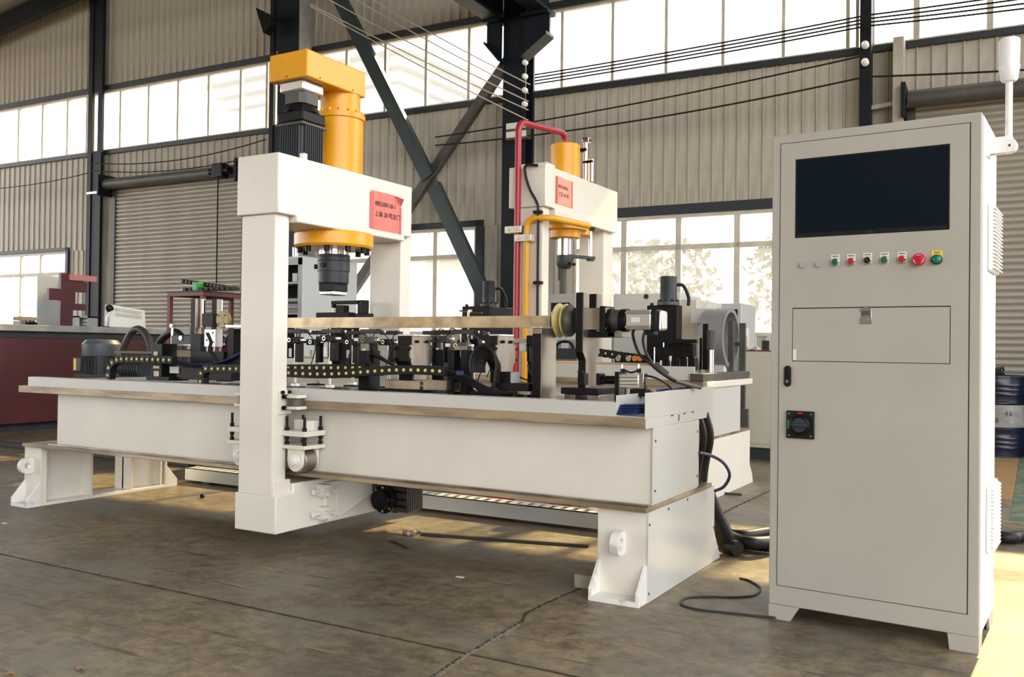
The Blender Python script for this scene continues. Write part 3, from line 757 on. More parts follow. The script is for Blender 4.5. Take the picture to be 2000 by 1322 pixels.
G(bed, 'channel_lid', sheetw, MB().box(-5.90, -1.602, 3.697, 3.785, 0.866, 0.869))
for i, (y0, y1) in enumerate(((3.79, 4.05), (4.055, 4.32), (4.325, 4.61))):
    B(bed, 'table_plate', steel if i < 2 else sheetw, -5.88+0.02*i, -1.62, y0, y1, 0.808, 0.852, 0.002)
# end cover and tray at the right end
G(bed, 'end_tray', sheetw, MB().box(-1.60, XR, 3.70, 4.62, 0.808, 0.811).box(-1.602, -1.599, 3.70, 4.62, 0.811, 0.90).box(XR-0.006, XR-0.003, 3.69, 4.64, 0.800, 0.916))
skirt = PR(bed, 'end_skirt', sheetw, [(3.69, 0.803), (4.64, 0.803), (4.64, 0.760), (3.69, 0.760)], 'x', XR-0.003, XR)
for y in (4.0, 4.17, 4.29): B(skirt, 'slot', gap, XR-0.002, XR+0.0008, y, y+0.03, 0.797, 0.803)
B(skirt, 'notch', gap, XR-0.002, XR+0.001, 4.10, 4.112, 0.77, 0.80)
ep = B(bed, 'end_panel', sheetw, XR-0.004, XR+0.002, 3.775, 4.40, 0.427, 0.758, 0.001)
for y in (3.80, 4.375):
    for z in (0.48, 0.70): bolt(ep, (XR+0.002, y, z), (1, 0, 0), 0.006, 0.003, greyst, 'screw')
# blue air hoses in the open tray
for k in range(9):
    y0 = 3.705+k*0.012; z0 = 0.818+0.011*(k % 4)
    pts = spline([(-1.66-0.02*(k % 3), y0+0.01, z0), (-1.56, y0, z0+0.004), (-1.50, 3.76+0.02*k, z0+0.006), (-1.52, 4.2+0.02*k, z0)], 6)
    T(bed, 'air_hose', bluet, pts, 0.0055, 7)
# legs
def lug(parent, x0, x1, yb, zc, r=0.052, out=0.095):
    pts = [(yb, zc-r), (yb, zc+r)] + [(yb-out+r+r*math.cos(t), zc+r*math.sin(t)) for t in [PI/2+PI*i/12 for i in range(13)]]
    me = bmesh.new()
    # ring: outline with a hole
    n = 24; hc = (yb-out+r, zc); hr = 0.022
    outer = []
    for i in range(n):
        t = 2*PI*i/n; dx, dz = math.cos(t), math.sin(t)
        if dx > 0:
            k = min((yb-hc[0])/max(dx, 1e-6), r/max(abs(dz), 1e-6)); outer.append((hc[0]+dx*k, zc+dz*k))
        else: outer.append((hc[0]+dx*r, zc+dz*r))
    v = []; f = []
    for x in (x0, x1):
        for i in range(n):
            t = 2*PI*i/n; v.append((x, outer[i][0], outer[i][1])); v.append((x, hc[0]+hr*math.cos(t), zc+hr*math.sin(t)))
    for i in range(n):
        j = (i+1) % n
        f += [(2*i, 2*j, 2*j+1, 2*i+1), (2*n+2*i, 2*n+2*i+1, 2*n+2*j+1, 2*n+2*j), (2*i, 2*n+2*i, 2*n+2*j, 2*j), (2*i+1, 2*j+1, 2*n+2*j+1, 2*n+2*i+1)]
    mb = MB(); mb.add(v, f); return G(parent, 'lifting_lug', whitec, mb)
def foot(parent, x0, x1, yf, yb, s):
    """base plate with two gussets sticking out of a leg face; s = -1 front, 1 back"""
    B(parent, 'base_plate', whitec, x0, x1, yb, yf, 0, 0.022, 0.002)
    for xx in (x0, x1-0.018):
        PR(parent, 'gusset', whitec, [(yf, 0.022), (yf, 0.055), (yb, 0.165), (yb, 0.022)], 'x', xx, xx+0.018, 0.002)
leg = B(bed, 'leg', white, -1.70, XR-0.005, 3.735, 4.665, 0.0, 0.397, 0.004)
foot(leg, -1.70, XR-0.005, 3.642, 3.735, -1); foot(leg, -1.70, XR-0.005, 4.76, 4.665, 1)
lug(leg, -1.600, -1.565, 3.735, 0.255)
pn = PR(bed, 'leg_panel', sheetw, [(3.732, 0.002), (4.775, 0.002), (4.668, 0.16), (4.668, 0.395), (3.732, 0.395)], 'x', XR-0.005, XR)
for y, z in ((3.745, 0.04), (3.745, 0.34), (3.98, 0.375), (4.24, 0.383), (4.655, 0.18)): bolt(pn, (XR, y, z), (1, 0, 0), 0.006, 0.003, greyst, 'screw')
# left leg: open frame seen from its inner side
ll = B(bed, 'leg', white, -5.985, -5.80, 3.735, 3.755, 0.0, 0.397, 0.003)
foot(ll, -5.985, -5.80, 3.642, 3.735, -1); foot(ll, -5.985, -5.80, 4.86, 4.765, 1)
lug(ll, -5.915, -5.88, 3.735, 0.27)
B(ll, 'rear_post', white, -5.985, -5.80, 4.745, 4.765, 0, 0.397, 0.003)
B(ll, 'bottom_flange', white, -5.985, -5.80, 3.755, 4.745, 0, 0.022, 0.002)
B(ll, 'top_flange', white, -5.985, -5.80, 3.755, 4.745, 0.375, 0.396, 0.002)
B(ll, 'web_plate', white, -5.90, -5.885, 3.755, 4.13, 0.022, 0.375)
B(ll, 'web_plate', white, -5.90, -5.885, 4.44, 4.745, 0.022, 0.375)
for y in (4.11, 4.44, 4.70): B(ll, 'stiffener', white, -5.985, -5.80, y, y+0.018, 0.022, 0.375, 0.002)
B(ll, 'post_web', white, -5.985, -5.80, 3.755, 3.78, 0.022, 0.375, 0.002)

# ================================================================== GANTRY PRESS, near
g1 = thing('gantry_press', 'near white gantry press with yellow gearbox head, straddling the long bed', 'press', (-3.61, 4.135, 0))
GX0, GX1, GY0, GY1 = -3.738, -3.492, 3.53, 4.745
PX0, PX1 = -3.76, -3.46
B(g1, 'leg', white, GX0, GX1, 3.535, 3.64, 0.30, 1.80, 0.006)
B(g1, 'leg', white, GX0, GX1, 4.632, 4.742, 0.30, 1.80, 0.006)
B(g1, 'crossbeam', white, PX0, PX1, 3.518, 4.70, 1.80, 2.12, 0.006)
B(g1, 'beam_flange', white, PX0+0.012, PX1+0.010, 3.655, 4.615, 1.765, 1.802, 0.008)
base = PR(g1, 'base_beam', white, [(3.535, 0.106), (4.735, 0.106), (4.735, 0.33), (4.60, 0.36), (3.668, 0.36), (3.668, 0.31), (3.535, 0.305)], 'x', PX0, PX1, 0.006)
B(g1, 'base_plate', white, GX0+0.002, GX1+0.012, 3.538, 3.664, 0.29, 0.385, 0.004)
# guide roller brackets and wheel trucks, one each side of each visible leg
def truck(xa, s, y0, y1):
    """xa: leg face, s: +1 towards +X"""
    x0, x1 = (xa, xa+0.165) if s > 0 else (xa-0.165, xa)
    ym = (y0+y1)/2
    p = B(g1, 'wheel_truck', white, x0, x1, y0, y1, 0.553, 0.573, 0.002)
    B(p, 'upper_plate', white, x0, x1, y0, y1, 0.620, 0.648, 0.002)
    PR(p, 'stiffening_plate', white, [(x0, 0.648), (x1-0.03*s if s > 0 else x1, 0.648), (x1-0.035 if s > 0 else x1, 0.702), (x0 if s > 0 else x0+0.035, 0.702)] if s > 0 else [(x0+0.03, 0.648), (x1, 0.648), (x1, 0.702), (x0+0.035, 0.702)], 'y', ym+0.012, ym+0.03, 0.002)
    B(p, 'end_rib', white, *( (x1-0.05, x1-0.035) if s > 0 else (x0+0.035, x0+0.05)), ym-0.03, y1-0.01, 0.648, 0.700)
    for bx in (x0+0.02, x1-0.02):
        for by in (y0+0.018, y1-0.018):
            mb = MB().cyl((bx, by, 0.573), (bx, by, 0.724), 0.0075, n=10).cyl((bx, by, 0.648), (bx, by, 0.667), 0.0125, n=6).cyl((bx, by, 0.601), (bx, by, 0.620), 0.0125, n=6).cyl((bx, by, 0.573), (bx, by, 0.590), 0.0125, n=6)
            G(p, 'adjusting_bolt', blk, mb)
    xc = (x0+x1)/2; zc = 0.426+0.062
    for a, c in ((y0+0.014, y0+0.034), (y1-0.034, y1-0.014)):
        pts = [(xc-0.052, 0.553), (xc-0.052, zc)] + [(xc+0.052*math.cos(t), zc+0.056*math.sin(t)) for t in [PI+PI*i/14 for i in range(15)]] + [(xc+0.052, 0.553)]
        PR(p, 'fork_plate', white, pts, 'y', a, c, 0.002)
    C(p, 'wheel', steel, (xc, y0+0.036, zc), (xc, y1-0.036, zc), 0.0615, n=36, bev=0.003)
    G(p, 'axle', whitec, MB().lathe((xc, y0+0.016, zc), (0, -1, 0), [(0.036, 0), (0.036, 0.010), (0.024, 0.012), (0.024, 0.026), (0.021, 0.028)], 28))
truck(GX1, 1, 3.605, 3.765)
truck(GX0, -1, 3.605, 3.765)
def guide(xa, s):
    x0, x1 = (xa, xa+0.11) if s > 0 else (xa-0.11, xa)
    p = B(g1, 'guide_roller_bracket', white, *((x0, x0+0.012) if s > 0 else (x1-0.012, x1)), 3.575, 3.665, 0.735, 0.862, 0.002)
    for z in (0.822, 0.762):
        B(p, 'ear_plate', white, x0, x1, 3.60, 3.675, z, z+0.016, 0.002)
        for by in (3.612, 3.632):
            e = x0+0.03 if s > 0 else x1-0.03
            put(MB().cyl((e, by-0.03, z+0.008), (e, by, z+0.008), 0.0075, n=10).cyl((e, by-0.03, z+0.008), (e, by-0.018, z+0.008), 0.012, n=10).mesh('bolt'), 'bolt', blk, p)
    xc = (x0+x1)/2+0.005*s
    C(p, 'guide_roller', greyst, (xc, 3.645, 0.779), (xc, 3.645, 0.821), 0.044, n=28, bev=0.002)
    if s > 0:
        for by in (3.59, 3.64): bolt(p, (x0+0.012, by, 0.852), (1, 0, 0), 0.010, 0.014)
guide(GX1, 1); guide(GX0, -1)
# press head
CXg, CYg = -3.61, 4.135
C(g1, 'press_cylinder', yel, (CXg, 4.175, 2.12), (CXg, 4.175, 2.475), 0.138, n=48, bev=0.004)
B(g1, 'gearbox_cover', yel, -3.773, -3.49, 3.755, 4.262, 2.588, 2.742, 0.008)
G(g1, 'cylinder_cap', yel, MB().lathe((CXg, 4.175, 2.475), (0, 0, 1), [(0.148, -0.03), (0.148, 0.0), (0.118, 0.002), (0.118, 0.115)], 48))
for k in range(14):
    a = 2*PI*k/14; bolt(g1, (CXg+0.132*math.cos(a), 4.175+0.132*math.sin(a), 2.476), (0, 0, 1), 0.010, 0.018, yel)
for y in (3.86, 4.14): bolt(g1, (-3.49, y, 2.605), (1, 0, 0), 0.004, 0.003, blk, 'screw')
bolt(g1, (-3.64, 3.755, 2.605), (0, -1, 0), 0.004, 0.003, blk, 'screw')
# servo motor hanging beside the cylinder
mx_, my_ = -3.635, 3.872
sm_ = G(g1, 'servo_motor', greyd, MB().prism([(mx_-0.085, my_-0.085), (mx_+0.085, my_-0.085), (mx_+0.085, my_+0.085), (mx_-0.085, my_+0.085)], 'z', 2.12, 2.36), 0.012)
for k in range(9):
    y = my_-0.068+k*0.017
    B(sm_, 'cooling_fin', greyd, mx_+0.085, mx_+0.098, y, y+0.006, 2.125, 2.335)
    x = mx_-0.068+k*0.017
    B(sm_, 'cooling_fin', greyd, x, x+0.006, my_-0.098, my_-0.085, 2.125, 2.335)
B(sm_, 'motor_flange', greyst, mx_-0.102, mx_+0.102, my_-0.102, my_+0.102, 2.335, 2.352, 0.004)
B(sm_, 'adapter', blk, mx_-0.097, mx_+0.097, my_-0.097, my_+0.097, 2.352, 2.42, 0.012)
G(sm_, 'gear_taper', blk, MB().lathe((mx_, my_, 2.42), (0, 0, 1), [(0.105, 0), (0.085, 0.045)], 8), 0.004)
G(sm_, 'gear_housing', greyst, MB().prism([(mx_-0.078, my_-0.05), (mx_-0.05, my_-0.078), (mx_+0.05, my_-0.078), (mx_+0.078, my_-0.05), (mx_+0.078, my_+0.05), (mx_+0.05, my_+0.078), (mx_-0.05, my_+0.078), (mx_-0.078, my_+0.05)], 'z', 2.465, 2.53))
B(sm_, 'gear_head', alu, mx_-0.088, mx_+0.088, my_-0.088, my_+0.088, 2.53, 2.588, 0.01)
for dx in (-1, 1):
    for dy in (-1, 1): C(sm_, 'tie_bolt', blk, (mx_+dx*0.075, my_+dy*0.075, 2.36), (mx_+dx*0.075, my_+dy*0.075, 2.40), 0.012, n=10)
B(g1, 'stop_block', alu, -3.535, -3.505, 3.755, 3.785, 2.12, 2.165, 0.002)
# ram below the beam
G(g1, 'cylinder_flange', yel, MB().lathe((CXg, CYg, 1.765), (0, 0, -1), [(0.225, 0), (0.232, 0.010), (0.232, 0.075), (0.222, 0.088)], 56))
for k in range(10):
    a = 2*PI*(k+0.3)/10; bolt(g1, (CXg+0.195*math.cos(a), CYg+0.195*math.sin(a), 1.678), (0, 0, -1), 0.017, 0.032)
ram = C(g1, 'ram', bright, (CXg, CYg, 1.70), (CXg, CYg, 1.632), 0.090, n=40)
G(ram, 'load_cell', greyd, MB().lathe((CXg, CYg, 1.640), (0, 0, -1), [(0.093, 0), (0.095, 0.004), (0.095, 0.036), (0.091, 0.038), (0.095, 0.040), (0.095, 0.098), (0.090, 0.100), (0.090, 0.165), (0.085, 0.17)], 44))
B(ram, 'punch_holder', blk, CXg-0.055, CXg+0.05, CYg-0.066, CYg+0.072, 1.425, 1.50, 0.004)
B(ram, 'punch_tip', alu, CXg-0.052, CXg+0.047, CYg-0.063, CYg+0.069, 1.402, 1.425, 0.006)
for k in range(3): bolt(ram, (CXg+0.05, CYg-0.01+k*0.03, 1.487), (1, 0, 0), 0.010, 0.012)
bolt(ram, (CXg+0.01, CYg-0.092, 1.575), (0, -1, 0), 0.014, 0.02); bolt(ram, (CXg-0.08, CYg-0.05, 1.57), (-1, -1, 0), 0.014, 0.02)
# drive unit on the base beam
dp = PR(g1, 'drive_plate', white, [(3.90, 0.115), (4.02, 0.13), (4.34, 0.235), (4.34, 0.34), (3.90, 0.34)], 'x', PX1, PX1+0.028, 0.003)
for z in (0.300, 0.175):
    q = B(dp, 'clamp_block', white, PX1+0.0, PX1+0.055, 3.845, 3.90, z-0.035, z+0.035, 0.003)
    for dy, dz in ((-0.045, 0.0), ):
        mb = MB().cyl((PX1+0.03, 3.845, z), (PX1+0.03, 3.80, z), 0.009, n=12).cyl((PX1+0.03, 3.815, z), (PX1+0.03, 3.79, z), 0.015, n=12)
        G(q, 'clamp_bolt', whitec, mb)
    for dz in (-0.022, 0.022): bolt(q, (PX1+0.055, 3.87, z+dz), (1, 0, 0), 0.010, 0.02, whitec)
    bolt(dp, (PX1+0.028, 3.955, z-0.012), (1, 0, 0), 0.014, 0.025, whitec)
B(dp, 'rib_strip', white, PX1+0.028, PX1+0.036, 3.985, 3.995, 0.14, 0.32)
dmx = -3.36
dm_ = B(g1, 'drive_motor', brownm, dmx+0.02, dmx+0.15, 4.36, 4.50, 0.12, 0.30, 0.01)
for k in range(7): B(dm_, 'cooling_fin', brownm, dmx+0.15, dmx+0.157, 4.362+k*0.021, 4.374+k*0.021, 0.13, 0.29)
for z in (0.15, 0.19, 0.235, 0.27): B(dm_, 'side_groove', blk, dmx+0.03, dmx+0.14, 4.352, 4.36, z, z+0.012)
G(dm_, 'gear_flange', blk, MB().lathe((dmx+0.02, 4.43, 0.205), (-1, 0, 0), [(0.105, 0), (0.105, 0.02), (0.08, 0.03), (0.08, 0.07), (0.045, 0.085)], 28))
B(dm_, 'gear_plate', brownm, dmx-0.01, dmx+0.025, 4.33, 4.53, 0.115, 0.32, 0.015)
G(dm_, 'gear_hub', blk, MB().lathe((dmx, 4.335, 0.195), (0, -1, 0), [(0.085, 0), (0.085, 0.015), (0.06, 0.02), (0.06, 0.06), (0.04, 0.065)], 28))
for k in range(8):
    a = 2*PI*k/8; bolt(dm_, (dmx+0.07*math.cos(a), 4.32, 0.195+0.07*math.sin(a)), (0, -1, 0), 0.008, 0.01, bright)
B(dm_, 'mount_block', rawst, dmx-0.12, dmx-0.07, 4.30, 4.36, 0.24, 0.36, 0.003)
B(dm_, 'connector_box', brownm, dmx+0.04, dmx+0.11, 4.38, 4.46, 0.30, 0.36, 0.006)
# red paper sign
sg = put(MB().box(PX1, PX1+0.002, 4.272, 4.588, 1.895, 2.085).mesh('x'), 'paper_sign', paperr, None)
bpy.data.objects.remove(sg)
y0, z0 = atX(723, 446, PX1).y, atX(723, 446, PX1).z
y1, z1 = atX(783, 390, PX1).y, atX(783, 390, PX1).z
zt = atX(723, 370, PX1).z
mb = MB(); N = 14
v = []; f = []
for j in range(N+1):
    for i in range(N+1):
        a, c = i/N, j/N
        lift = 0.0015 + 0.004*abs(math.sin(a*7+c*3))*0.4
        if a+c > 1.72: lift += (a+c-1.72)*0.16
        yy = y0+(y1-y0)*a; zz = z0+(zt-z0)*c
        if a+c > 1.72: yy -= (a+c-1.72)*0.10; zz -= (a+c-1.72)*0.08
        v.append((PX1+lift, yy, zz))
for j in range(N):
    for i in range(N): f.append((j*(N+1)+i, j*(N+1)+i+1, (j+1)*(N+1)+i+1, (j+1)*(N+1)+i))
mb.add(v, f); sg = G(g1, 'paper_sign', paperr, mb, label='red paper notice with printed number')
h = zt-z0; w = y1-y0
B(sg, 'tape_strip', paperd, PX1+0.0018, PX1+0.0042, y0-0.008, y0+w*0.09, z0+0.004, zt-0.012)
B(sg, 'tape_strip', paperd, PX1+0.0018, PX1+0.0042, y1-w*0.05, y1+0.004, z0-0.002, zt-h*0.30)
R90 = (PI/2, 0, PI/2)
text(sg, 'number', '88E508118-1', ink, h*0.165, (PX1+0.0062, y0+w*0.13, z0+h*0.63), R90)
text(sg, 'caption', '上海 20 吨龙门', ink, h*0.165, (PX1+0.0062, y0+w*0.12, z0+h*0.36), R90)

# ================================================================== WORK ON THE NEAR BED
ZT = 0.852
# square tube being straightened
tb = thing('square_tube', 'long square steel tube with golden mottled skin lying across the clamps', 'tube', (-3.2, 4.13, 1.21))
tx0, tx1 = atY(470, 628, 4.10).x, atY(1074, 628, 4.10).x
ty0, ty1, tz0, tz1 = 4.100, 4.160, 1.209, 1.270
w_ = 0.005
G(tb, 'tube_wall', tubem, MB().box(tx0, tx1, ty0, ty0+w_, tz0, tz1).box(tx0, tx1, ty1-w_, ty1, tz0, tz1).box(tx0, tx1, ty0+w_, ty1-w_, tz0, tz0+w_).box(tx0, tx1, ty0+w_, ty1-w_, tz1-w_, tz1))

def bs(parent, name, u0, u1, v0, v1, Y, dy, m=blk, face=steel):
    """block darkened as if in shade, with a lit steel tone on its +X side"""
    o = PB(parent, name, m, u0, u1, v0, v1, Y, dy)
    vm = (v0+v1)/2; um = (u0+u1)/2
    x1 = atY(u1, vm, Y).x
    if face: B(o, 'lit_face', face, x1, x1+0.003, Y+0.001, Y+dy-0.001, atY(um, v1, Y).z+0.001, atY(um, v0, Y).z-0.001)  # thin plate paints in the light on the +X side
    return o
def hexbolts(parent, pts, d, r=0.008, h=0.02, m=blk):
    for p in pts: bolt(parent, p, d, r, h, m)

# cable chains
def chain(lab, dots, Y, hh, ln, dy=0.045):
    P = [atY(u, v, Y) for u, v in dots]
    t = thing('cable_chain', lab, 'cable chain', (P[0].x, Y, ZT), group='black cable drag chains')
    for i, p in enumerate(P):
        d = (P[min(i+1, len(P)-1)] - P[max(i-1, 0)]).normalized()
        nn = Vector((-d.z, 0, d.x))
        o = put(MB().prism([((p+d*(ln/2)*a+nn*hh*c).x, (p+d*(ln/2)*a+nn*hh*c).z) for a, c in ((-1, -1), (1, -1), (1, 1), (-1, 1))], 'y', Y, Y+dy).mesh('chain_link'), 'chain_link', blkpl, t, 0.003)
        C(o, 'link_pin', yplas, (p.x, Y-0.004, p.z), (p.x, Y, p.z), 0.0085, n=12)
    return t
chain('black cable chain with yellow pins, curling up at the far end of the near bed',
      [(210.5, 733), (212, 718.6), (218.8, 708), (228, 702.5), (237, 701), (247.5, 701), (257.3, 701), (267.3, 701.2), (277.5, 701.4), (287.6, 701.7), (298.4, 702), (309, 702.3), (319.6, 702.6), (330.7, 702.8)], 3.86, 0.024, 0.046)
chain('black cable chain with yellow pins right beside the gantry leg, before the roller disc',
      [(391.4, 745), (392.4, 729), (402, 720), (414, 720), (426, 720), (437.5, 720), (449.7, 720), (461.7, 720.3), (474, 721), (486, 722), (498, 723)], 3.80, 0.026, 0.052)
chain('short upper run of black cable chain with yellow pins between the gantry legs', [(549+14*i, 718.5-0.05*i) for i in range(12)], 3.90, 0.020, 0.050)
chain('long lower run of black cable chain with yellow pins between the gantry legs', [(550+14.05*i, 727+4*math.sin(i*0.28)*0.9-0.004*i*i) for i in range(23)], 3.83, 0.024, 0.050)

# black drive bracket next to the far chain
t = thing('drive_bracket', 'black drive bracket with small steel plates behind the curling cable chain', 'bracket', (-5.0, 4.0, ZT))
PB(t, 'column', blk, 295, 316, 671, 742, 3.98, 0.12); PB(t, 'steel_plate', steel, 300, 308, 686, 695, 3.975, 0.01)
PB(t, 'steel_plate', steel, 299, 311, 714, 720, 3.975, 0.01); PB(t, 'steel_plate', steel, 300, 310, 724, 739, 3.975, 0.012)
PB(t, 'base', blk, 285, 330, 735, 743, 3.96, 0.16)

# roller station behind the gantry leg
t = thing('roller_station', 'black and steel roller station with a pale round disc beside the gantry leg', 'fixture', (-4.6, 4.1, ZT))
bs(t, 'column', 372, 381, 583, 652, 4.10, 0.05); PB(t, 'bright_rod', bright, 391, 397, 583, 640, 4.13, 0.02, 0.004)
bs(t, 'column', 413, 423, 584, 650, 4.16, 0.04); PB(t, 'bright_rod', bright, 424.5, 431, 584, 612, 4.20, 0.02, 0.004)
PB(t, 'bearing_block', blk, 394, 416, 612, 637, 4.08, 0.06)
q = atY(430.5, 624, 4.06)
dsc = G(t, 'roller_disc', poly, MB().lathe((q.x, 4.075, q.z), (0, -1, 0), [(0.050, -0.03), (0.055, -0.02), (0.055, 0.0), (0.050, 0.004), (0.020, 0.004), (0.018, 0.008)], 36))
for k in range(4):
    a = PI/4+k*PI/2; C(dsc, 'bolt_hole', gap, (q.x+0.037*math.cos(a), 4.066, q.z+0.037*math.sin(a)), (q.x+0.037*math.cos(a), 4.076, q.z+0.037*math.sin(a)), 0.004, n=8)
ab = PB(t, 'cylinder_block', alu, 399, 420, 643, 677, 4.06, 0.06)
B(ab, 'block_face', alu, atY(420, 660, 4.06).x, atY(420, 660, 4.06).x+0.002, 4.06, 4.12, atY(410, 677, 4.06).z, atY(410, 643, 4.06).z)
for u, v in ((404, 652), (416, 650), (404, 664), (416, 668)): q = atY(u, v, 4.06); bolt(ab, q, (0, -1, 0), 0.006, 0.003)
for u in (404, 411, 418): q = atY(u, 677, 4.08); C(t, 'guide_rod', bright, q, (q.x, q.y, q.z-0.06), 0.006, n=10)
PB(t, 'carriage', blk, 372, 436, 686, 712, 4.06, 0.14); PB(t, 'slide_base', blk, 356, 452, 712, 742, 4.02, 0.22)
PB(t, 'tapered_foot', blk, 372, 392, 652, 690, 4.08, 0.10)
PB(t, 'side_column', blk, 444, 456, 642, 702, 4.06, 0.08); PB(t, 'top_clamp', alu, 440, 470, 634, 640, 4.05, 0.05)
PB(t, 'red_stop', redfr, 433, 445, 674, 700, 4.22, 0.03, label='dull red stop block')
PB(t, 'wood_pad', wood, 338, 372, 684, 697, 4.2, 0.04)
t = thing('locating_clamp', 'small silver locating clamp on a thin rod beside the roller station', 'clamp', (-4.85, 4.15, ZT))
q = atY(336.5, 634, 4.15); C(t, 'rod', bright, (q.x, 4.15, ZT), q, 0.007, n=10)
a = atY(326, 636, 4.15); c = atY(372, 634, 4.15); C(t, 'cross_rod', bright, a, c, 0.004, n=8)
q2 = atY(337, 636, 4.15); C(t, 'knob', bright, q2-Vector((0, 0.015, 0)), q2+Vector((0, 0.015, 0)), 0.013, n=12)
PB(t, 'clamp_body', greyst, 334, 372, 655, 672, 4.13, 0.05); PB(t, 'clamp_jaw', alu, 342, 374, 672, 676, 4.12, 0.04)
q3 = atY(354, 660, 4.13); C(t, 'round_stop', bright, q3-Vector((0, 0.008, 0)), q3, 0.016, n=16)
PB(t, 'sensor', labelw, 365, 380, 677, 682, 4.12, 0.02); PB(t, 'lower_block', blk, 346, 389, 717, 741, 4.0, 0.10); PB(t, 'white_plate', labelw, 331, 348, 716, 729, 3.99, 0.01)

# clamp stands in a row: one builder, each with its own place
def stand(u, vtop, Y, lab, head=True, block=False, vrod=None):
    q = atY(u, vtop, Y); x, z = q.x, q.z
    t = thing('clamp_stand', lab, 'clamp', (x, Y, ZT), group='pneumatic clamp stands under the tube')
    B(t, 'foot_plate', blk, x-0.05, x+0.05, Y-0.03, Y+0.03, ZT, ZT+0.008, 0.001)
    if block:
        B(t, 'riser_block', blk, x-0.045, x+0.03, Y-0.04, Y+0.06, ZT+0.008, z-0.06, 0.002)
        B(t, 'terminal', labelw, x-0.048, x-0.045, Y-0.02, Y+0.02, z-0.11, z-0.06)
    else:
        B(t, 'foot_block', alu, x-0.02, x+0.02, Y-0.018, Y+0.018, ZT+0.008, ZT+0.028, 0.003)
        C(t, 'rod', bright, (x, Y, ZT+0.02), (x, Y, z), 0.0095, n=14)
    if head:
        h = B(t, 'clamp_head', greyst if block else blk, x-0.06, x+0.045, Y-0.03, Y+0.02, z-0.02, z+0.018, 0.004)
        C(h, 'adjusting_screw', bright, (x-0.02, Y-0.038, z), (x-0.02, Y-0.03, z), 0.013, n=14)
        C(h, 'screw_socket', gap, (x-0.02, Y-0.040, z), (x-0.02, Y-0.0375, z), 0.007, n=10)
        B(h, 'clamp_arm', blk if not block else alu, x-0.10, x-0.06, Y-0.018, Y+0.008, z-0.008, z+0.012, 0.002)
        B(h, 'clamp_pad', alu, x+0.045, x+0.07, Y-0.018, Y+0.01, z-0.006, z+0.008, 0.002)
    B(t, 'air_cylinder', blk, x+0.012, x+0.045, Y-0.02, Y+0.02, max(ZT+0.06, z-0.13), z-0.02, 0.003)
    B(t, 'sensor_label', labelw, x-0.035, x-0.015, Y-0.022, Y-0.018, z-0.10, z-0.05)
    C(t, 'top_pin', bright, (x-0.03, Y+0.03, z+0.01), (x-0.03, Y+0.03, 1.208), 0.005, n=8)
    B(t, 'pin_bracket', brownm, x-0.09, x+0.05, Y+0.02, Y+0.045, 1.175, 1.20, 0.003)
    C(t, 'pin_cap', bright, (x+0.05, Y+0.03, 1.187), (x+0.085, Y+0.03, 1.187), 0.008, n=10)
    T(t, 'air_line', greyd, spline([(x+0.02, Y, z+0.015), (x+0.07, Y-0.01, z+0.06), (x+0.15, Y, z-0.02), (x+0.12, Y+0.01, z-0.12), (x+0.08, Y+0.02, z-0.2)], 6), 0.0032, 6)
    return t
stand(578, 664, 4.02, 'silver clamp stand nearest the front gantry leg, under the tube')
stand(646, 661, 4.02, 'silver clamp stand with black head, second from the front gantry leg')
stand(722, 664, 4.05, 'clamp stand on a black riser block with coiled black cables', block=True)
stand(866, 662, 4.24, 'clamp stand between the two steel die blocks, nearer the gantry', block=True)
stand(903, 675, 4.10, 'clamp stand with silver head next to the coiled hose bundle', block=True)
stand(618, 668, 4.42, 'clamp stand in the back row, seen between the two front stands')
stand(690, 668, 4.42, 'clamp stand in the back row, just before the black riser block')
stand(760, 668, 4.42, 'clamp stand in the back row beside the first steel die block')
stand(845, 662, 4.45, 'clamp stand in the back row behind the cable chain end')
stand(925, 668, 4.42, 'clamp stand in the back row behind the hose coil')
stand(440, 664, 4.42, 'clamp stand in the back row, peeking out beside the gantry leg and roller disc')

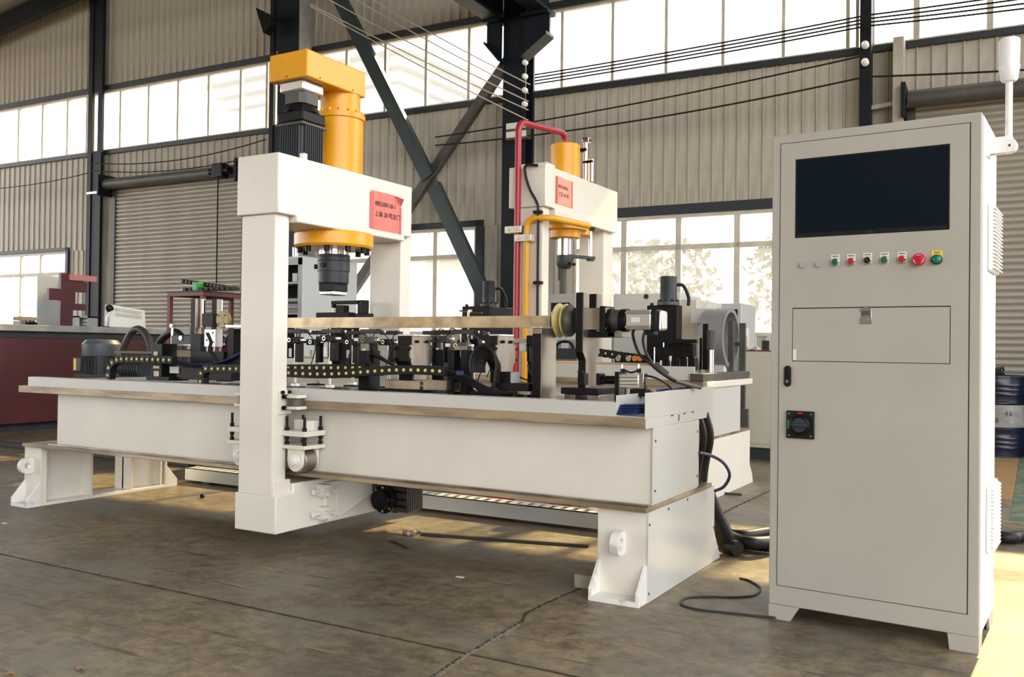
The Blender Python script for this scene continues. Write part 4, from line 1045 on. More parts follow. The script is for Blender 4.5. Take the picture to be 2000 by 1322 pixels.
# V-shaped steel die blocks
def die(lab, u0, u1, u2, Y, v0=656, v1=673, v2=706, v3=722, low=735):
    x0, x1 = atY(u0, 690, Y).x, atY(u1, 690, Y).x
    dy = atX(u2, 690, x1).y - Y
    z0, z1, z2, z3 = (atY(u1, v, Y).z for v in (v0, v1, v2, v3))
    t = thing('die_block', lab, 'die block', (x0, Y, ZT), group='steel die blocks on the near bed')
    def slab(name, m, xa, xb):
        pts = [(Y+0.02, z0), (Y+dy-0.02, z0), (Y+dy-0.02, z1), (Y+dy, z1), (Y+dy, z2), (Y+dy-0.035, z3), (Y+dy-0.035, ZT+0.07), (Y+0.035, ZT+0.07), (Y+0.035, z3), (Y, z2), (Y, z1), (Y+0.02, z1)]
        return PR(t, name, m, pts, 'x', xa, xb, 0.002)
    slab('die_body', blk, x0, x1); f = slab('die_lit_face', steel, x1, x1+0.012)  # one steel block: body darkened as shade, +X side in its lit tone
    B(t, 'top_plate', alu, x0, x1+0.012, Y+0.02, Y+dy-0.02, z0, z0+0.010, 0.002)
    hexbolts(f, [(x1+0.012, Y+0.05, z0-0.03), (x1+0.012, Y+dy-0.06, z0-0.03)], (1, 0, 0), 0.008, 0.015)
    for zz in (z1-0.02, z2+0.01):
        hexbolts(f, [(x1+0.002, Y-0.02, zz), (x1+0.002, Y+dy, zz)], (0, 1, 0), 0.011, 0.024)
        hexbolts(f, [(x0-0.0, Y-0.02, zz)], (0, 1, 0), 0.011, 0.024)
    B(t, 'slide', steel, x0-0.06, x1+0.08, Y-0.01, Y+dy+0.01, ZT+0.02, ZT+0.07, 0.003)
    B(t, 'slide_base', blk, x0-0.09, x1+0.12, Y-0.02, Y+dy+0.02, ZT, ZT+0.02, 0.002)
    hexbolts(t, [(x1+0.08, Y+0.02, ZT+0.055), (x1+0.08, Y+0.02, ZT+0.032), (x1+0.08, Y+dy-0.02, ZT+0.055)], (1, 0, 0), 0.007, 0.012)
    return t
die('steel die block on a slide, nearer the gantry, with cable chain passing before it', 772, 799, 841, 3.98)
die('steel die block on a slide beside the coiled hose bundle', 951, 967, 1003, 4.04)
# supporting towers between
t = thing('support_tower', 'pair of black support towers beside the hose coil', 'fixture', (-2.6, 4.1, ZT))
bs(t, 'tower', 874, 886, 684, 770, 4.02, 0.06, face=None); bs(t, 'tower', 899, 912, 684, 770, 4.02, 0.06, face=None)
PB(t, 'cap', steel, 888, 912, 675, 684, 4.02, 0.05); PB(t, 'tie_block', steel, 880, 899, 746, 766, 4.03, 0.06); PB(t, 'side_rail', steel, 826, 872, 742, 762, 3.93, 0.05)
t = thing('sensor_box', 'small grey box with black front before the second die block', 'box', (-2.45, 4.0, ZT))
bs(t, 'box_body', 974, 997, 726, 748, 3.96, 0.09, face=plug)
PB(t, 'box_mount', blk, 960, 1030, 748, 768, 3.94, 0.2)
# coil of hoses
t = thing('hose_coil', 'bundle of black hoses looped before the second die block', 'hose', (-2.6, 3.95, ZT))
for k in range(7):
    q = atY(948+k*1.2, 712+k, 3.93); r0 = 0.075-0.005*k
    pts = [(q.x-0.005+r0*1.05*math.cos(a_), 3.92+0.008*k, q.z-0.005+(r0*1.35)*math.sin(a_)) for a_ in [PI*1.12-PI*1.25*i/16 for i in range(17)]]
    pts += [(pts[-1][0]-0.01, 3.92+0.008*k, pts[-1][2]-0.06), (pts[-1][0]-0.06-0.01*k, 3.91+0.008*k, ZT+0.03)]
    T(t, 'hose', rub, spline(pts, 3), 0.0085 if k < 2 else 0.006, 8)
q0 = atY(868, 722, 3.84)
for k in range(4):
    m_ = rub
    T(t, 'feed_line', m_, spline([(q0.x-0.02, 3.86+0.01*k, q0.z-0.01*k), (q0.x+0.10, 3.87+0.01*k, q0.z-0.025-0.012*k), (q0.x+0.22, 3.88, q0.z-0.08-0.01*k), (q0.x+0.32+0.02*k, 3.90, ZT+0.03)], 6), 0.006, 7)
PB(t, 'blue_sleeve', bluet, 890, 904, 724, 733, 3.86, 0.012)
T(t, 'silver_hose', bright, spline([tuple(atY(u, v, 3.93)) for u, v in ((966, 758), (985, 768), (1000, 764), (1030, 768))], 6), 0.007, 8)
PB(t, 'end_fitting', steel, 1010, 1034, 764, 771, 3.92, 0.03)
# second coil near the riser block
t = thing('cable_loop', 'looped black cables strapped beside the black riser block', 'cable', (-3.1, 3.95, ZT))
for k in range(4):
    T(t, 'cable', rub, spline([tuple(atY(u, v, 3.94+0.01*k)) for u, v in ((727, 712), (718, 700+k), (724, 690+k*2), (740, 694+2*k), (758, 706+k), (770, 712+k), (764, 720))], 6), 0.0055, 7)
t = thing('air_lines', 'thin black air lines trailing over the first chain end', 'cable', (-4.6, 3.95, ZT))
for k in range(5):
    T(t, 'air_line', rub if k % 2 else bluet, spline([tuple(atY(u, v+1.5*k, 3.95+0.01*k)) for u, v in ((335, 700), (352, 706), (380, 711), (420, 709), (450, 700), (468, 690))], 6), 0.006, 7)
for k in range(3):
    T(t, 'air_line', rub, spline([tuple(atY(u+2*k, v, 4.0)) for u, v in ((403, 650), (410, 668), (408, 682), (420, 700), (416, 712))], 6), 0.005, 7)

# black rocker clamp standing on a rail behind the tube
t = thing('rocker_clamp', 'black rocker clamp with a long lever arm just behind the tube', 'clamp', (-3.7, 4.45, ZT))
Yr = 4.50
PB(t, 'base_bar', blk, 617, 680, 610, 628, Yr, 0.07); PB(t, 'pivot_post', blk, 655, 672, 596, 612, Yr+0.01, 0.05)
PB(t, 'lever_arm', blk, 646, 702, 587, 594, Yr, 0.03, 0.004); PB(t, 'press_foot', blk, 647, 652, 593, 601, Yr, 0.025)
q = atY(649.5, 601, Yr); C(t, 'foot_screw', bright, (q.x, Yr+0.012, q.z), (q.x, Yr+0.012, q.z-0.03), 0.004, n=8)
PB(t, 'rear_post', blk, 698, 711, 586, 612, Yr, 0.05); PB(t, 'cylinder_end', blk, 693, 720, 612, 622, Yr, 0.05)
q = atY(706, 593, Yr); C(t, 'pivot_pin', greyd, (q.x, Yr-0.006, q.z), (q.x, Yr, q.z), 0.008, n=12)
PB(t, 'mount_column', blk, 640, 690, 628, 700, Yr+0.01, 0.06); PB(t, 'mount_plate', blk, 645, 710, 700, 738, Yr, 0.09)
# pin-screw handle lying on the tube near its right end
t = thing('handle_screw', 'silver T-handle screw standing just behind the tube', 'screw', (-2.7, 4.25, ZT))
a, c = atY(898, 607, 4.26), atY(941, 611, 4.26); C(t, 'cross_handle', bright, a, c, 0.004, n=8)
q = atY(915, 608, 4.26); C(t, 'screw_shaft', bright, (q.x, 4.26, ZT), q, 0.006, n=10); C(t, 'hub', bright, (q.x+0.01, 4.25, q.z), (q.x+0.01, 4.27, q.z), 0.01, n=10)

# tall steel stop block
t = thing('stop_block', 'tall steel stop block under the tube end', 'block', (-2.2, 3.98, ZT))
x0, x1 = atY(1039, 700, 3.96).x, atY(1056, 700, 3.96).x; dy = atX(1085, 700, x1).y-3.96
z1 = atY(1050, 652, 3.96).z
B(t, 'block_body', blk, x0, x1, 3.96, 3.96+dy, ZT, z1, 0.003); B(t, 'lit_face', steel, x1, x1+0.004, 3.962, 3.958+dy, ZT, z1)  # same steel throughout; dark front paints shade, +X plate paints light
B(t, 'cap_body', steel, x0, x1+0.002, 3.96, 3.955+dy, z1, z1+0.028, 0.002); B(t, 'cap_plate', alu, x0, x1+0.006, 3.955, 3.96+dy, z1+0.028, z1+0.036, 0.002)
t = thing('air_cylinder', 'small grey air cylinder between the second die block and the tall stop block', 'cylinder', (-2.35, 4.12, ZT))
PB(t, 'cylinder_barrel', plug, 1003, 1028, 661, 669, 4.10, 0.04); PB(t, 'cylinder_head', blk, 1028, 1040, 655, 676, 4.10, 0.05)
PB(t, 'hanger_plate', blk, 1029, 1034, 672, 706, 4.10, 0.02); PB(t, 'white_block', labelw, 1014, 1028, 671, 687, 4.11, 0.02); PB(t, 'mount_post', blk, 1030, 1038, 676, 775, 4.12, 0.05)
T(t, 'air_line', rub, spline([tuple(atY(u, v, 4.08)) for u, v in ((1031, 712), (1033, 725), (1040, 738), (1030, 742), (1012, 735))], 6), 0.004, 6)

# end tower with servo motor and V roller
t = thing('end_tower', 'black and steel end tower with servo motor and yellow V roller at the bed end', 'fixture', (-1.95, 4.05, ZT))
Ye = 4.02
xa, xb = atY(1124, 640, Ye).x, atY(1138, 640, Ye).x
zt_, zk, zl = atY(1131, 571, Ye).z, atY(1131, 688, Ye).z, atY(1131, 704, Ye).z
zs_ = atY(1131, 652, Ye).z
for k, (y0, y1) in enumerate(((Ye, Ye+0.065), (Ye+0.13, Ye+0.19))):
    B(t, 'column', blk, xa+0.01*k, xb+0.01*k, y0, y1, zs_, zt_, 0.003); B(t, 'column_lit_face', steel, xb+0.01*k, xb+0.01*k+0.004, y0+0.001, y1-0.001, zs_, zt_-0.001)  # black front and steel side paint in shade and light on the metal
yk = [(Ye, zs_), (Ye+0.19, zs_), (Ye+0.19, zk), (Ye+0.155, zl), (Ye+0.155, ZT+0.06), (Ye+0.035, ZT+0.06), (Ye+0.035, zl), (Ye, zk)]
PR(t, 'tower_body', blk, yk, 'x', xa, xb, 0.002); PR(t, 'body_lit_face', steel, yk, 'x', xb, xb+0.004)  # shaded body tone, lit tone on the +X side
zc = atY(1200, 624, Ye).z; yc = Ye+0.10
B(t, 'bearing_plate', blk, xa-0.035, xa-0.010, yc-0.06, yc+0.06, zc-0.055, zc+0.06, 0.003)
B(t, 'bearing_block', steel, xb+0.0, xb+0.10, yc-0.045, yc+0.045, zc-0.05, zc+0.06, 0.004)
C(t, 'shaft', greyst, (xa-0.08, yc, zc), (xb+0.20, yc, zc), 0.022, n=20)
G(t, 'roller_hub', greyst, MB().lathe((xa-0.10, yc, zc), (1, 0, 0), [(0.060, 0), (0.082, 0.015), (0.082, 0.03), (0.06, 0.052), (0.035, 0.055), (0.035, 0.08)], 8))
G(t, 'roller_rim', poly, MB().lathe((xa-0.145, yc, zc), (1, 0, 0), [(0.082, 0), (0.088, 0.008), (0.062, 0.028), (0.085, 0.046), (0.080, 0.050)], 40), label='yellow V-grooved roller')
# shelf and servo
xm = atY(1171, 624, Ye).x
B(t, 'motor_shelf', blk, xb+0.0, xm+0.06, yc-0.05, yc+0.07, zc-0.085, zc-0.055, 0.003); B(t, 'shelf_end', steel, xm+0.02, xm+0.10, yc-0.05, yc+0.07, zc-0.085, zc-0.058, 0.002)
B(t, 'coupling_plate', blk, xm-0.02, xm+0.008, yc-0.06, yc+0.06, zc-0.07, zc+0.068, 0.003)
C(t, 'gear_ring', blk, (xm+0.008, yc, zc), (xm+0.034, yc, zc), 0.058, n=32, bev=0.004)
C(t, 'gear_body', brownm, (xm+0.034, yc, zc), (xm+0.072, yc, zc), 0.052, n=32)
C(t, 'gear_ring', blk, (xm+0.072, yc, zc), (xm+0.112, yc, zc), 0.056, n=32, bev=0.004)
xs = xm+0.112
mt_ = B(t, 'servo_motor', alu, xs, xs+0.13, yc-0.048, yc+0.048, zc-0.048, zc+0.048, 0.006)
for z in (-0.034, 0.034): B(mt_, 'motor_rib', bright, xs, xs+0.13, yc-0.054, yc-0.046, zc+z-0.006, zc+z+0.006, 0.002)
B(mt_, 'end_cap', blkpl, xs+0.13, xs+0.162, yc-0.05, yc+0.05, zc-0.052, zc+0.05, 0.008)
G(mt_, 'encoder_cover', alu, MB().box(xs+0.162, xs+0.182, yc-0.044, yc+0.044, zc-0.05, zc+0.044), 0.010)
B(mt_, 'connector', blkpl, xs+0.085, xs+0.14, yc-0.03, yc+0.03, zc-0.072, zc-0.048, 0.004)
B(mt_, 'rating_plate', labelw, xs+0.03, xs+0.075, yc-0.0495, yc-0.048, zc-0.012, zc+0.012)
# base with feet
zb0, zb1 = ZT+0.03, ZT+0.062
B(t, 'base_plate', blk, atY(1095, 760, 3.97).x, atY(1168, 760, 3.97).x, 3.97, 4.24, zb0, zb1, 0.003)
for u0, u1 in ((1100, 1121), (1146, 1168)): B(t, 'foot_block', steel, atY(u0, 770, 3.97).x, atY(u1, 770, 3.97).x, 3.98, 4.22, ZT, zb0, 0.002)
PB(t, 'side_lug', blk, 1128, 1141, 729, 752, 3.985, 0.05); hexbolts(t, [atY(1131, 728, 4.0), atY(1137, 728, 4.0)], (0, 0, 1), 0.008, 0.012)
PB(t, 'rear_lug', blk, 1164, 1171, 729, 752, 3.99, 0.06); hexbolts(t, [atY(1174, 735, 3.99), atY(1174, 745, 3.99)], (1, 0, 0), 0.009, 0.02)
# clamping cylinder beside it
t = thing('clamp_cylinder', 'short alloy clamp cylinder with silver fittings at the bed end', 'cylinder', (-1.72, 3.98, ZT))
q = atY(1185, 742, 3.99); C(t, 'piston', blk, (q.x-0.04, 4.02, q.z), (q.x+0.06, 4.02, q.z), 0.020, n=20)
PB(t, 'mount_plate', blk, 1200, 1208, 726, 786, 3.96, 0.10); bs(t, 'mount_leg', 1200, 1209, 756, 784, 3.955, 0.06)
bl = PB(t, 'cylinder_body', alu, 1208, 1247, 731, 758, 3.965, 0.07, 0.004)
for v in (737, 744, 751): q0, q1 = atY(1209, v, 3.965), atY(1246, v, 3.965); C(bl, 'body_groove', greyst, q0, q1, 0.002, n=6)
PB(t, 'end_block', bright, 1247, 1257, 729, 760, 3.97, 0.05); PB(t, 'lower_valve', blk, 1230, 1262, 760, 774, 3.95, 0.06)
for u in (1216, 1248):
    q = atY(u, 728, 4.0); C(t, 'fitting', blk, q, (q.x, q.y, q.z+0.02), 0.010, n=10); C(t, 'fitting_nut', bright, (q.x, q.y, q.z+0.02), (q.x, q.y, q.z+0.04), 0.006, n=8)
q0, q1 = atY(1218, 722, 4.0), atY(1247, 723, 4.0); T(t, 'link_hose', rub, spline([q0, (q0+q1)/2+Vector((0, 0, -0.012)), q1], 6), 0.005, 7)

# motor cables going over the tray
t = thing('motor_cable', 'black motor cables drooping from the servo to the end tray', 'cable', (-1.6, 4.1, 0.9))
def px_path(pts): return spline([tuple(atY(u, v, Y)) for u, v, Y in pts], 8)
T(t, 'cable', rub, px_path([(1240, 640, 4.1), (1236, 655, 4.08), (1248, 690, 4.06), (1268, 708, 4.06), (1290, 727, 4.08), (1320, 745, 4.15), (1345, 752, 4.25), (1368, 758, 4.35)]), 0.0075, 8)
T(t, 'cable', rub, px_path([(1262, 640, 4.1), (1256, 662, 4.08), (1260, 684, 4.06), (1272, 706, 4.07), (1286, 722, 4.09), (1318, 742, 4.17), (1350, 757, 4.30)]), 0.007, 8)
T(t, 'connector_sleeve', brownm, px_path([(1280, 712, 4.055), (1290, 721, 4.055), (1303, 732, 4.07)]), 0.016, 10)
T(t, 'braided_sleeve', greyst, px_path([(1318, 744, 4.14), (1340, 750, 4.22), (1366, 757, 4.34)]), 0.0095, 8)
T(t, 'thin_cable', rub, px_path([(1255, 732, 4.0), (1280, 738, 4.0), (1302, 750, 4.02), (1312, 760, 4.05)]), 0.005, 7)
T(t, 'thin_cable', rub, px_path([(1257, 735, 3.98), (1260, 752, 3.97), (1262, 764, 3.98), (1276, 766, 4.0)]), 0.005, 7)
for k in range(4): T(t, 'tray_hose', bluet, px_path([(1282, 765-k, 4.05+0.05*k), (1310, 759, 4.1+0.05*k), (1345, 758, 4.3+0.05*k)]), 0.006, 7)

# black hoses hanging behind the bed end, into the floor bundle
for k, lab in enumerate(('outermost', 'middle', 'innermost')):
    y = 4.44+0.05*k
    t = thing('conduit_hose', '%s thick black conduit hose hanging behind the bed end' % lab, 'hose', (-1.48, y, 0.4), group='thick conduit hoses behind the bed')
    T(t, 'hose', rub, spline([(-1.52+0.02*k, y, 0.78), (-1.50+0.02*k, y+0.03, 0.66), (-1.53+0.02*k, y+0.05, 0.52), (-1.54+0.02*k, y+0.05, 0.425)], 8), 0.028, 12)
t = thing('blue_cable', 'thin dark blue cable curving out of the end panel', 'cable', (-1.4, 4.4, 0.6))
T(t, 'cable', mat('slate_cable', (0.05, 0.055, 0.10), 0.4), spline([tuple(atX(u, v, -1.45)) if i == 0 else tuple(atY(u, v, 4.45+0.02*i)) for i, (u, v) in enumerate(((1366, 884), (1390, 890), (1414, 905), (1425, 928), (1414, 950), (1396, 959)))], 8), 0.008, 8)

# ================================================================== FAR MACHINE: bed and gantry
X2 = -2.07; YF, YB = 6.36, 7.60
b2 = thing('press_bed', 'far white machine bed in the sunlight behind the near bed', 'machine bed', (-4.2, 7.0, 0))
B(b2, 'top_plate', rawst, -6.4, X2-0.004, YF, YB, 0.838, 0.882, 0.003)
B(b2, 'web_box', white, -6.2, X2-0.006, YF+0.10, 7.30, 0.463, 0.838, 0.003)
B(b2, 'bottom_plate', rawst, -6.4, X2, YF, 7.58, 0.445, 0.463, 0.002)
B(b2, 'leg', white, -2.33, X2-0.004, YF+0.05, 7.60, 0.0, 0.445, 0.004)
B(b2, 'leg', white, -6.4, -6.15, YF+0.05, 7.60, 0.0, 0.445, 0.004)
PR(b2, 'leg_panel', white, [(YF+0.03, 0.0), (7.69, 0.0), (7.66, 0.08), (7.585, 0.16), (7.585, 0.445), (YF+0.03, 0.445)], 'x', X2-0.004, X2, 0.002)
B(b2, 'end_panel', sheetw, X2-0.006, X2-0.001, YF+0.11, 7.295, 0.466, 0.836)
B(b2, 'end_cap', white, X2-0.02, X2+0.012, YF+0.06, YB+0.01, 0.826, 0.876, 0.008)
B(b2, 'front_cover', sheetw, -6.3, atY(1357, 725, YF).x, YF-0.004, YF+0.01, 0.884, 0.985, 0.002)
B(b2, 'end_bar', greyst, atX(1362, 730, X2).x-0.10, X2, 6.34, 7.56, 0.882, 0.935, 0.003)
B(b2, 'table_plate', steel, -6.3, -2.2, YF+0.06, YB-0.05, 0.882, 0.90)
B(b2, 'rail_bar', wood, -6.3, -2.45, YF+0.3, YF+0.42, 0.90, 1.0, 0.004)

g2 = thing('gantry_press', 'far white gantry press with red and yellow pipes on its leg', 'press', (-3.45, 7.0, 0))
H1 = -3.33
def xg(u, v): return atX(u, v, H1)
y0b, y1b, ztp = xg(1065.8, 320.7).y, xg(1206.5, 376.5).y, xg(1065.8, 320.7).z
zbm = xg(1066, 402).z
xl = atY(994, 360, y0b).x
xll, xlr = atY(1003, 600, y0b).x, H1-0.03
ylb = atX(1071, 600, xlr).y
B(g2, 'crossbeam', white, xl, H1, y0b, y1b, zbm, ztp, 0.006)
B(g2, 'beam_flange', white, xl+0.03, H1+0.012, y0b+0.16, y1b-0.06, zbm-0.06, zbm, 0.008)
B(g2, 'leg', white, xll, xlr, y0b+0.02, ylb, 0.30, zbm, 0.006)
yl2 = atX(1178, 600, xlr).y; yl3 = atX(1196, 600, xlr).y
B(g2, 'leg', white, xll, xlr, yl2, yl3, 0.30, zbm, 0.006)
B(g2, 'base_beam', white, xl, H1, y0b+0.02, yl3, 0.10, 0.34, 0.006)
cxg = (xl+H1)/2; cyg = (y0b+y1b)/2
cyl_ = C(g2, 'press_cylinder', yel, (cxg, cyg-0.04, ztp), (cxg, cyg-0.04, atY(1110, 283, cyg-0.04).z), 0.126, n=44, bev=0.006)
for u, vt, r in ((1144, 276, 0.020), (1156, 311, 0.018), (1150, 312, 0.014)):
    q = atY(u, vt, cyg+0.12); C(g2, 'guide_rod', bright, (q.x, q.y, ztp), q, r, n=14)
    B(g2, 'rod_clamp', blk, q.x-0.05, q.x+0.015, q.y-0.02, q.y+0.02, q.z-0.03 if vt > 300 else q.z-0.09, q.z-0.01 if vt > 300 else q.z-0.06, 0.003)
q = atY(1146, 276, cyg+0.12); B(g2, 'rod_cap', bright, q.x-0.03, q.x+0.03, q.y-0.03, q.y+0.03, q.z-0.01, q.z+0.03, 0.005)
B(g2, 'cover_plate', greyl, xl+0.06, H1-0.02, y0b+0.05, y0b+0.20, ztp, ztp+0.03, 0.003)
G(g2, 'cylinder_flange', yel, MB().lathe((cxg, cyg-0.03, zbm-0.06), (0, 0, -1), [(0.19, 0), (0.19, 0.045), (0.135, 0.05), (0.13, 0.11), (0.12, 0.115)], 44))
G(g2, 'side_flange', yel, MB().lathe((cxg+0.02, cyg+0.17, zbm-0.06), (0, 0, -1), [(0.12, 0), (0.12, 0.07), (0.11, 0.075)], 32))
zr0 = zbm-0.17; zr1 = atY(1105, 497, cyg-0.1).z; zr2 = atY(1105, 521, cyg-0.1).z; zr3 = atY(1105, 572, cyg-0.1).z
rm = C(g2, 'ram', bright, (cxg, cyg-0.03, zr0+0.02), (cxg, cyg-0.03, zr1), 0.064, n=36)
G(rm, 'punch_collar', greyd, MB().lathe((cxg, cyg-0.03, zr1), (0, 0, -1), [(0.068, 0), (0.070, 0.01), (0.070, zr1-zr2-0.03), (0.055, zr1-zr2), (0.04, zr1-zr2+0.01)], 32))
B(rm, 'punch_blade', greyst, cxg-0.03, cxg+0.012, cyg-0.065, cyg-0.015, zr3, zr2, 0.003); B(rm, 'blade_edge', greyd, cxg-0.045, cxg-0.03, cyg-0.06, cyg-0.02, (zr2+zr3)/2, zr2, 0.002)
hexbolts(rm, [(cxg+0.06, cyg-0.03+d, zr2+0.03) for d in (-0.04, 0.04)], (1, 0, 0), 0.012, 0.02)
qa, qb = atY(1153, 440, cyg+0.20), atY(1153, 503, cyg+0.20)
rd = C(g2, 'side_rod', bright, (qa.x, qa.y, zbm-0.06), qb, 0.018, n=14); C(rd, 'rod_nut', greyd, qb, (qb.x, qb.y, qb.z-0.03), 0.035, n=14)
put(MB().bar((cxg+0.03, cyg-0.06, qb.z-0.005), (qb.x+0.02, qb.y+0.02, qb.z-0.005), 0.05, 0.025).mesh('x'), 'rod_arm', greyd, rd)
C(rd, 'rod_collar', blk, (qa.x, qa.y, zbm-0.06), (qa.x, qa.y, zbm-0.09), 0.04, n=14)
# rear cable duct
B(g2, 'cable_duct', blkpl, xll-0.045, xll-0.005, ylb-0.05, ylb, atY(996, 590, ylb).z-0.3, zbm-0.03, 0.01)
# pipes
yp = y0b-0.03
def pp(u, v, Y=None): return atY(u, v, yp if Y is None else Y)
def bend(pts, r=0.05, n=6):
    P = [Vector(p) for p in pts]; out = [P[0]]
    for a, b_, c in zip(P, P[1:], P[2:]):
        d0 = (a-b_).normalized(); d1 = (c-b_).normalized(); s0, s1 = b_+d0*r, b_+d1*r
        for i in range(n+1):
            k = i/n; out.append(s0*(1-k)**2 + b_*2*k*(1-k) + s1*k*k)
    out.append(P[-1]); return out
q0 = pp(1008, 640); ctop = atY(1110, 283, cyg-0.04).z
rp_ = T(g2, 'red_pipe', redp, bend([(q0.x, yp, 0.42), (q0.x, yp, pp(1008, 238).z), (cxg, cyg-0.04, ctop+0.10), (cxg, cyg-0.04, ctop)], 0.085), 0.026, 14)
q1 = pp(1026, 640); qy = pp(1026, 427)
fl_ = Vector((cxg+0.06, cyg-0.02, zbm-0.10))
yp_ = T(g2, 'yellow_pipe', yelp, bend([(q1.x, yp, 0.42), (q1.x, yp, qy.z), (pp(1072, 424).x, yp+0.02, pp(1072, 424).z), tuple(atY(1150, 441, cyg-0.25))], 0.09), 0.026, 14)
T(g2, 'black_cable', rub, spline([tuple(pp(u, v)) for u, v in ((1050, 323), (1028, 323), (1026, 340), (1035, 370), (1048, 395), (1051, 420), (1050, 560), (1049, 735))], 8), 0.012, 8)
for u, v, p in ((1006, 449, rp_), (1025, 465, yp_)):
    q = pp(u, v); c_ = B(p, 'pipe_clamp', alu, q.x-0.075, q.x+0.075, yp-0.035, yp+0.03, q.z-0.028, q.z+0.028, 0.003)
    for d in (-0.04, 0.03): bolt(p, (q.x+d, yp-0.035, q.z), (0, -1, 0), 0.012, 0.012, bright)
for v in (414, 552): q = pp(1050, v); B(g2, 'cable_clip', blkpl, q.x-0.035, q.x+0.035, yp-0.015, yp+0.03, q.z-0.012, q.z+0.012, 0.003)
# sign
ya, yc_ = xg(1085, 390).y, xg(1117, 390).y; za, zb_ = xg(1085, 397).z, xg(1085, 343).z
s2 = B(g2, 'paper_sign', paperp, H1, H1+0.003, ya, yc_, za, zb_, label='pale red paper notice with printed number')
B(s2, 'tape_strip', paperd, H1+0.003, H1+0.005, ya-0.005, ya+0.03, za, zb_); B(s2, 'tape_strip', paperd, H1+0.003, H1+0.005, yc_-0.012, yc_+0.004, za, zb_)
hh_ = zb_-za; ww_ = yc_-ya
text(s2, 'number', '88E504006', ink, hh_*0.18, (H1+0.004, ya+ww_*0.12, za+hh_*0.60), R90)
text(s2, 'caption', '江苏 60 吨', ink, hh_*0.18, (H1+0.004, ya+ww_*0.16, za+hh_*0.32), R90)

# ------------------------------------------------------------------ fixtures on the far bed
def hydraulic(lab, u0, u1, v0, v1, Y, dy, um, vm0, rm_, zbase=0.90):
    x0, x1 = atY(u0, (v0+v1)/2, Y).x, atY(u1, (v0+v1)/2, Y).x; zt_ = atY((u0+u1)/2, v0, Y).z
    t = thing('hydraulic_block', lab, 'press unit', ((x0+x1)/2, Y, zbase), group='black hydraulic blocks with grey motors')
    B(t, 'block', blk, x0, x1, Y, Y+dy, zbase, zt_, 0.004)
    xm = atY(um, vm0, Y+dy/2).x; zm = atY(um, vm0, Y+dy/2).z; ym = Y+dy/2
    mm = G(t, 'motor', greyd, MB().lathe((xm, ym, zt_+0.03), (0, 0, 1), [(rm_*1.02, 0), (rm_*1.02, (zm-zt_)*0.3), (rm_, (zm-zt_)*0.31), (rm_, (zm-zt_-0.03)*0.97), (rm_*0.96, zm-zt_-0.03)], 32))
    C(mm, 'motor_flange', greyst, (xm, ym, zt_), (xm, ym, zt_+0.03), rm_*1.35, n=32, bev=0.003)
    for k in range(8):
        a = 2*PI*k/8; bolt(mm, (xm+rm_*1.2*math.cos(a), ym+rm_*1.2*math.sin(a), zt_+0.03), (0, 0, 1), 0.010, 0.014)
    T(mm, 'power_cable', rub, spline([(xm+rm_*0.9, ym+0.02, zt_+(zm-zt_)*0.72), (xm+rm_*1.6, ym+0.05, zt_+(zm-zt_)*0.68), (xm+rm_*2.1, ym+0.08, zt_+(zm-zt_)*0.3), (xm+rm_*2.1, ym+0.08, zt_)], 6), 0.014, 8)
    for x in (x0+0.03, x1-0.03): bolt(t, (x, Y+0.03, zt_), (0, 0, 1), 0.014, 0.02)
    return t
hydraulic('black hydraulic block with upright grey motor behind the middle of the tube', 902, 955, 598, 700, 6.95, 0.42, 956, 549, 0.062)
hydraulic('black hydraulic block with upright grey motor before the big ring', 1263, 1322, 596, 705, 6.85, 0.12, 1306, 540, 0.066)

t = thing('clamp_row', 'row of small black toggle clamps on silver rods at the far bed end', 'clamp', (-2.6, 6.55, 0.90))
for i, (u, v) in enumerate(((1293, 673), (1311, 664), (1327, 668), (1344, 666))):
    q = atY(u, v, 6.55); B(t, 'clamp_arm', blk, q.x-0.06, q.x+0.10, 6.53-0.03*i, 6.57-0.03*i, q.z-0.018, q.z+0.012, 0.003)
    B(t, 'clamp_body', blk, q.x-0.02, q.x+0.05, 6.52, 6.60, q.z-0.12, q.z-0.018, 0.004)
    C(t, 'silver_rod', bright, (q.x, 6.54, 0.90), (q.x, 6.54, q.z-0.12), 0.012, n=12)
    C(t, 'thin_rod', bright, (q.x-0.05, 6.53, 0.90), (q.x-0.05, 6.53, q.z-0.02), 0.007, n=10)
    B(t, 'cylinder', blk, q.x+0.02, q.x+0.07, 6.50, 6.58, q.z-0.22, q.z-0.12, 0.004)
t = thing('guide_post', 'silver post with brown collar standing before the ring', 'post', (-2.35, 6.9, 0.93))
q = atY(1387, 690, 6.9); C(t, 'bright_rod', bright, (q.x, 6.9, 0.90), (q.x, 6.9, atY(1387, 683, 6.9).z), 0.032, n=20); C(t, 'brown_collar', brownm, (q.x, 6.9, atY(1387, 683, 6.9).z), (q.x, 6.9, atY(1387, 645, 6.9).z), 0.042, n=20)
PB(t, 'side_strap', blk, 1372, 1382, 632, 722, 6.86, 0.02); PB(t, 'side_strap', blk, 1366, 1370, 660, 722, 6.9, 0.02)
C(t, 'foot', blk, (q.x, 6.9, 0.885), (q.x, 6.9, 0.905), 0.07, n=20)
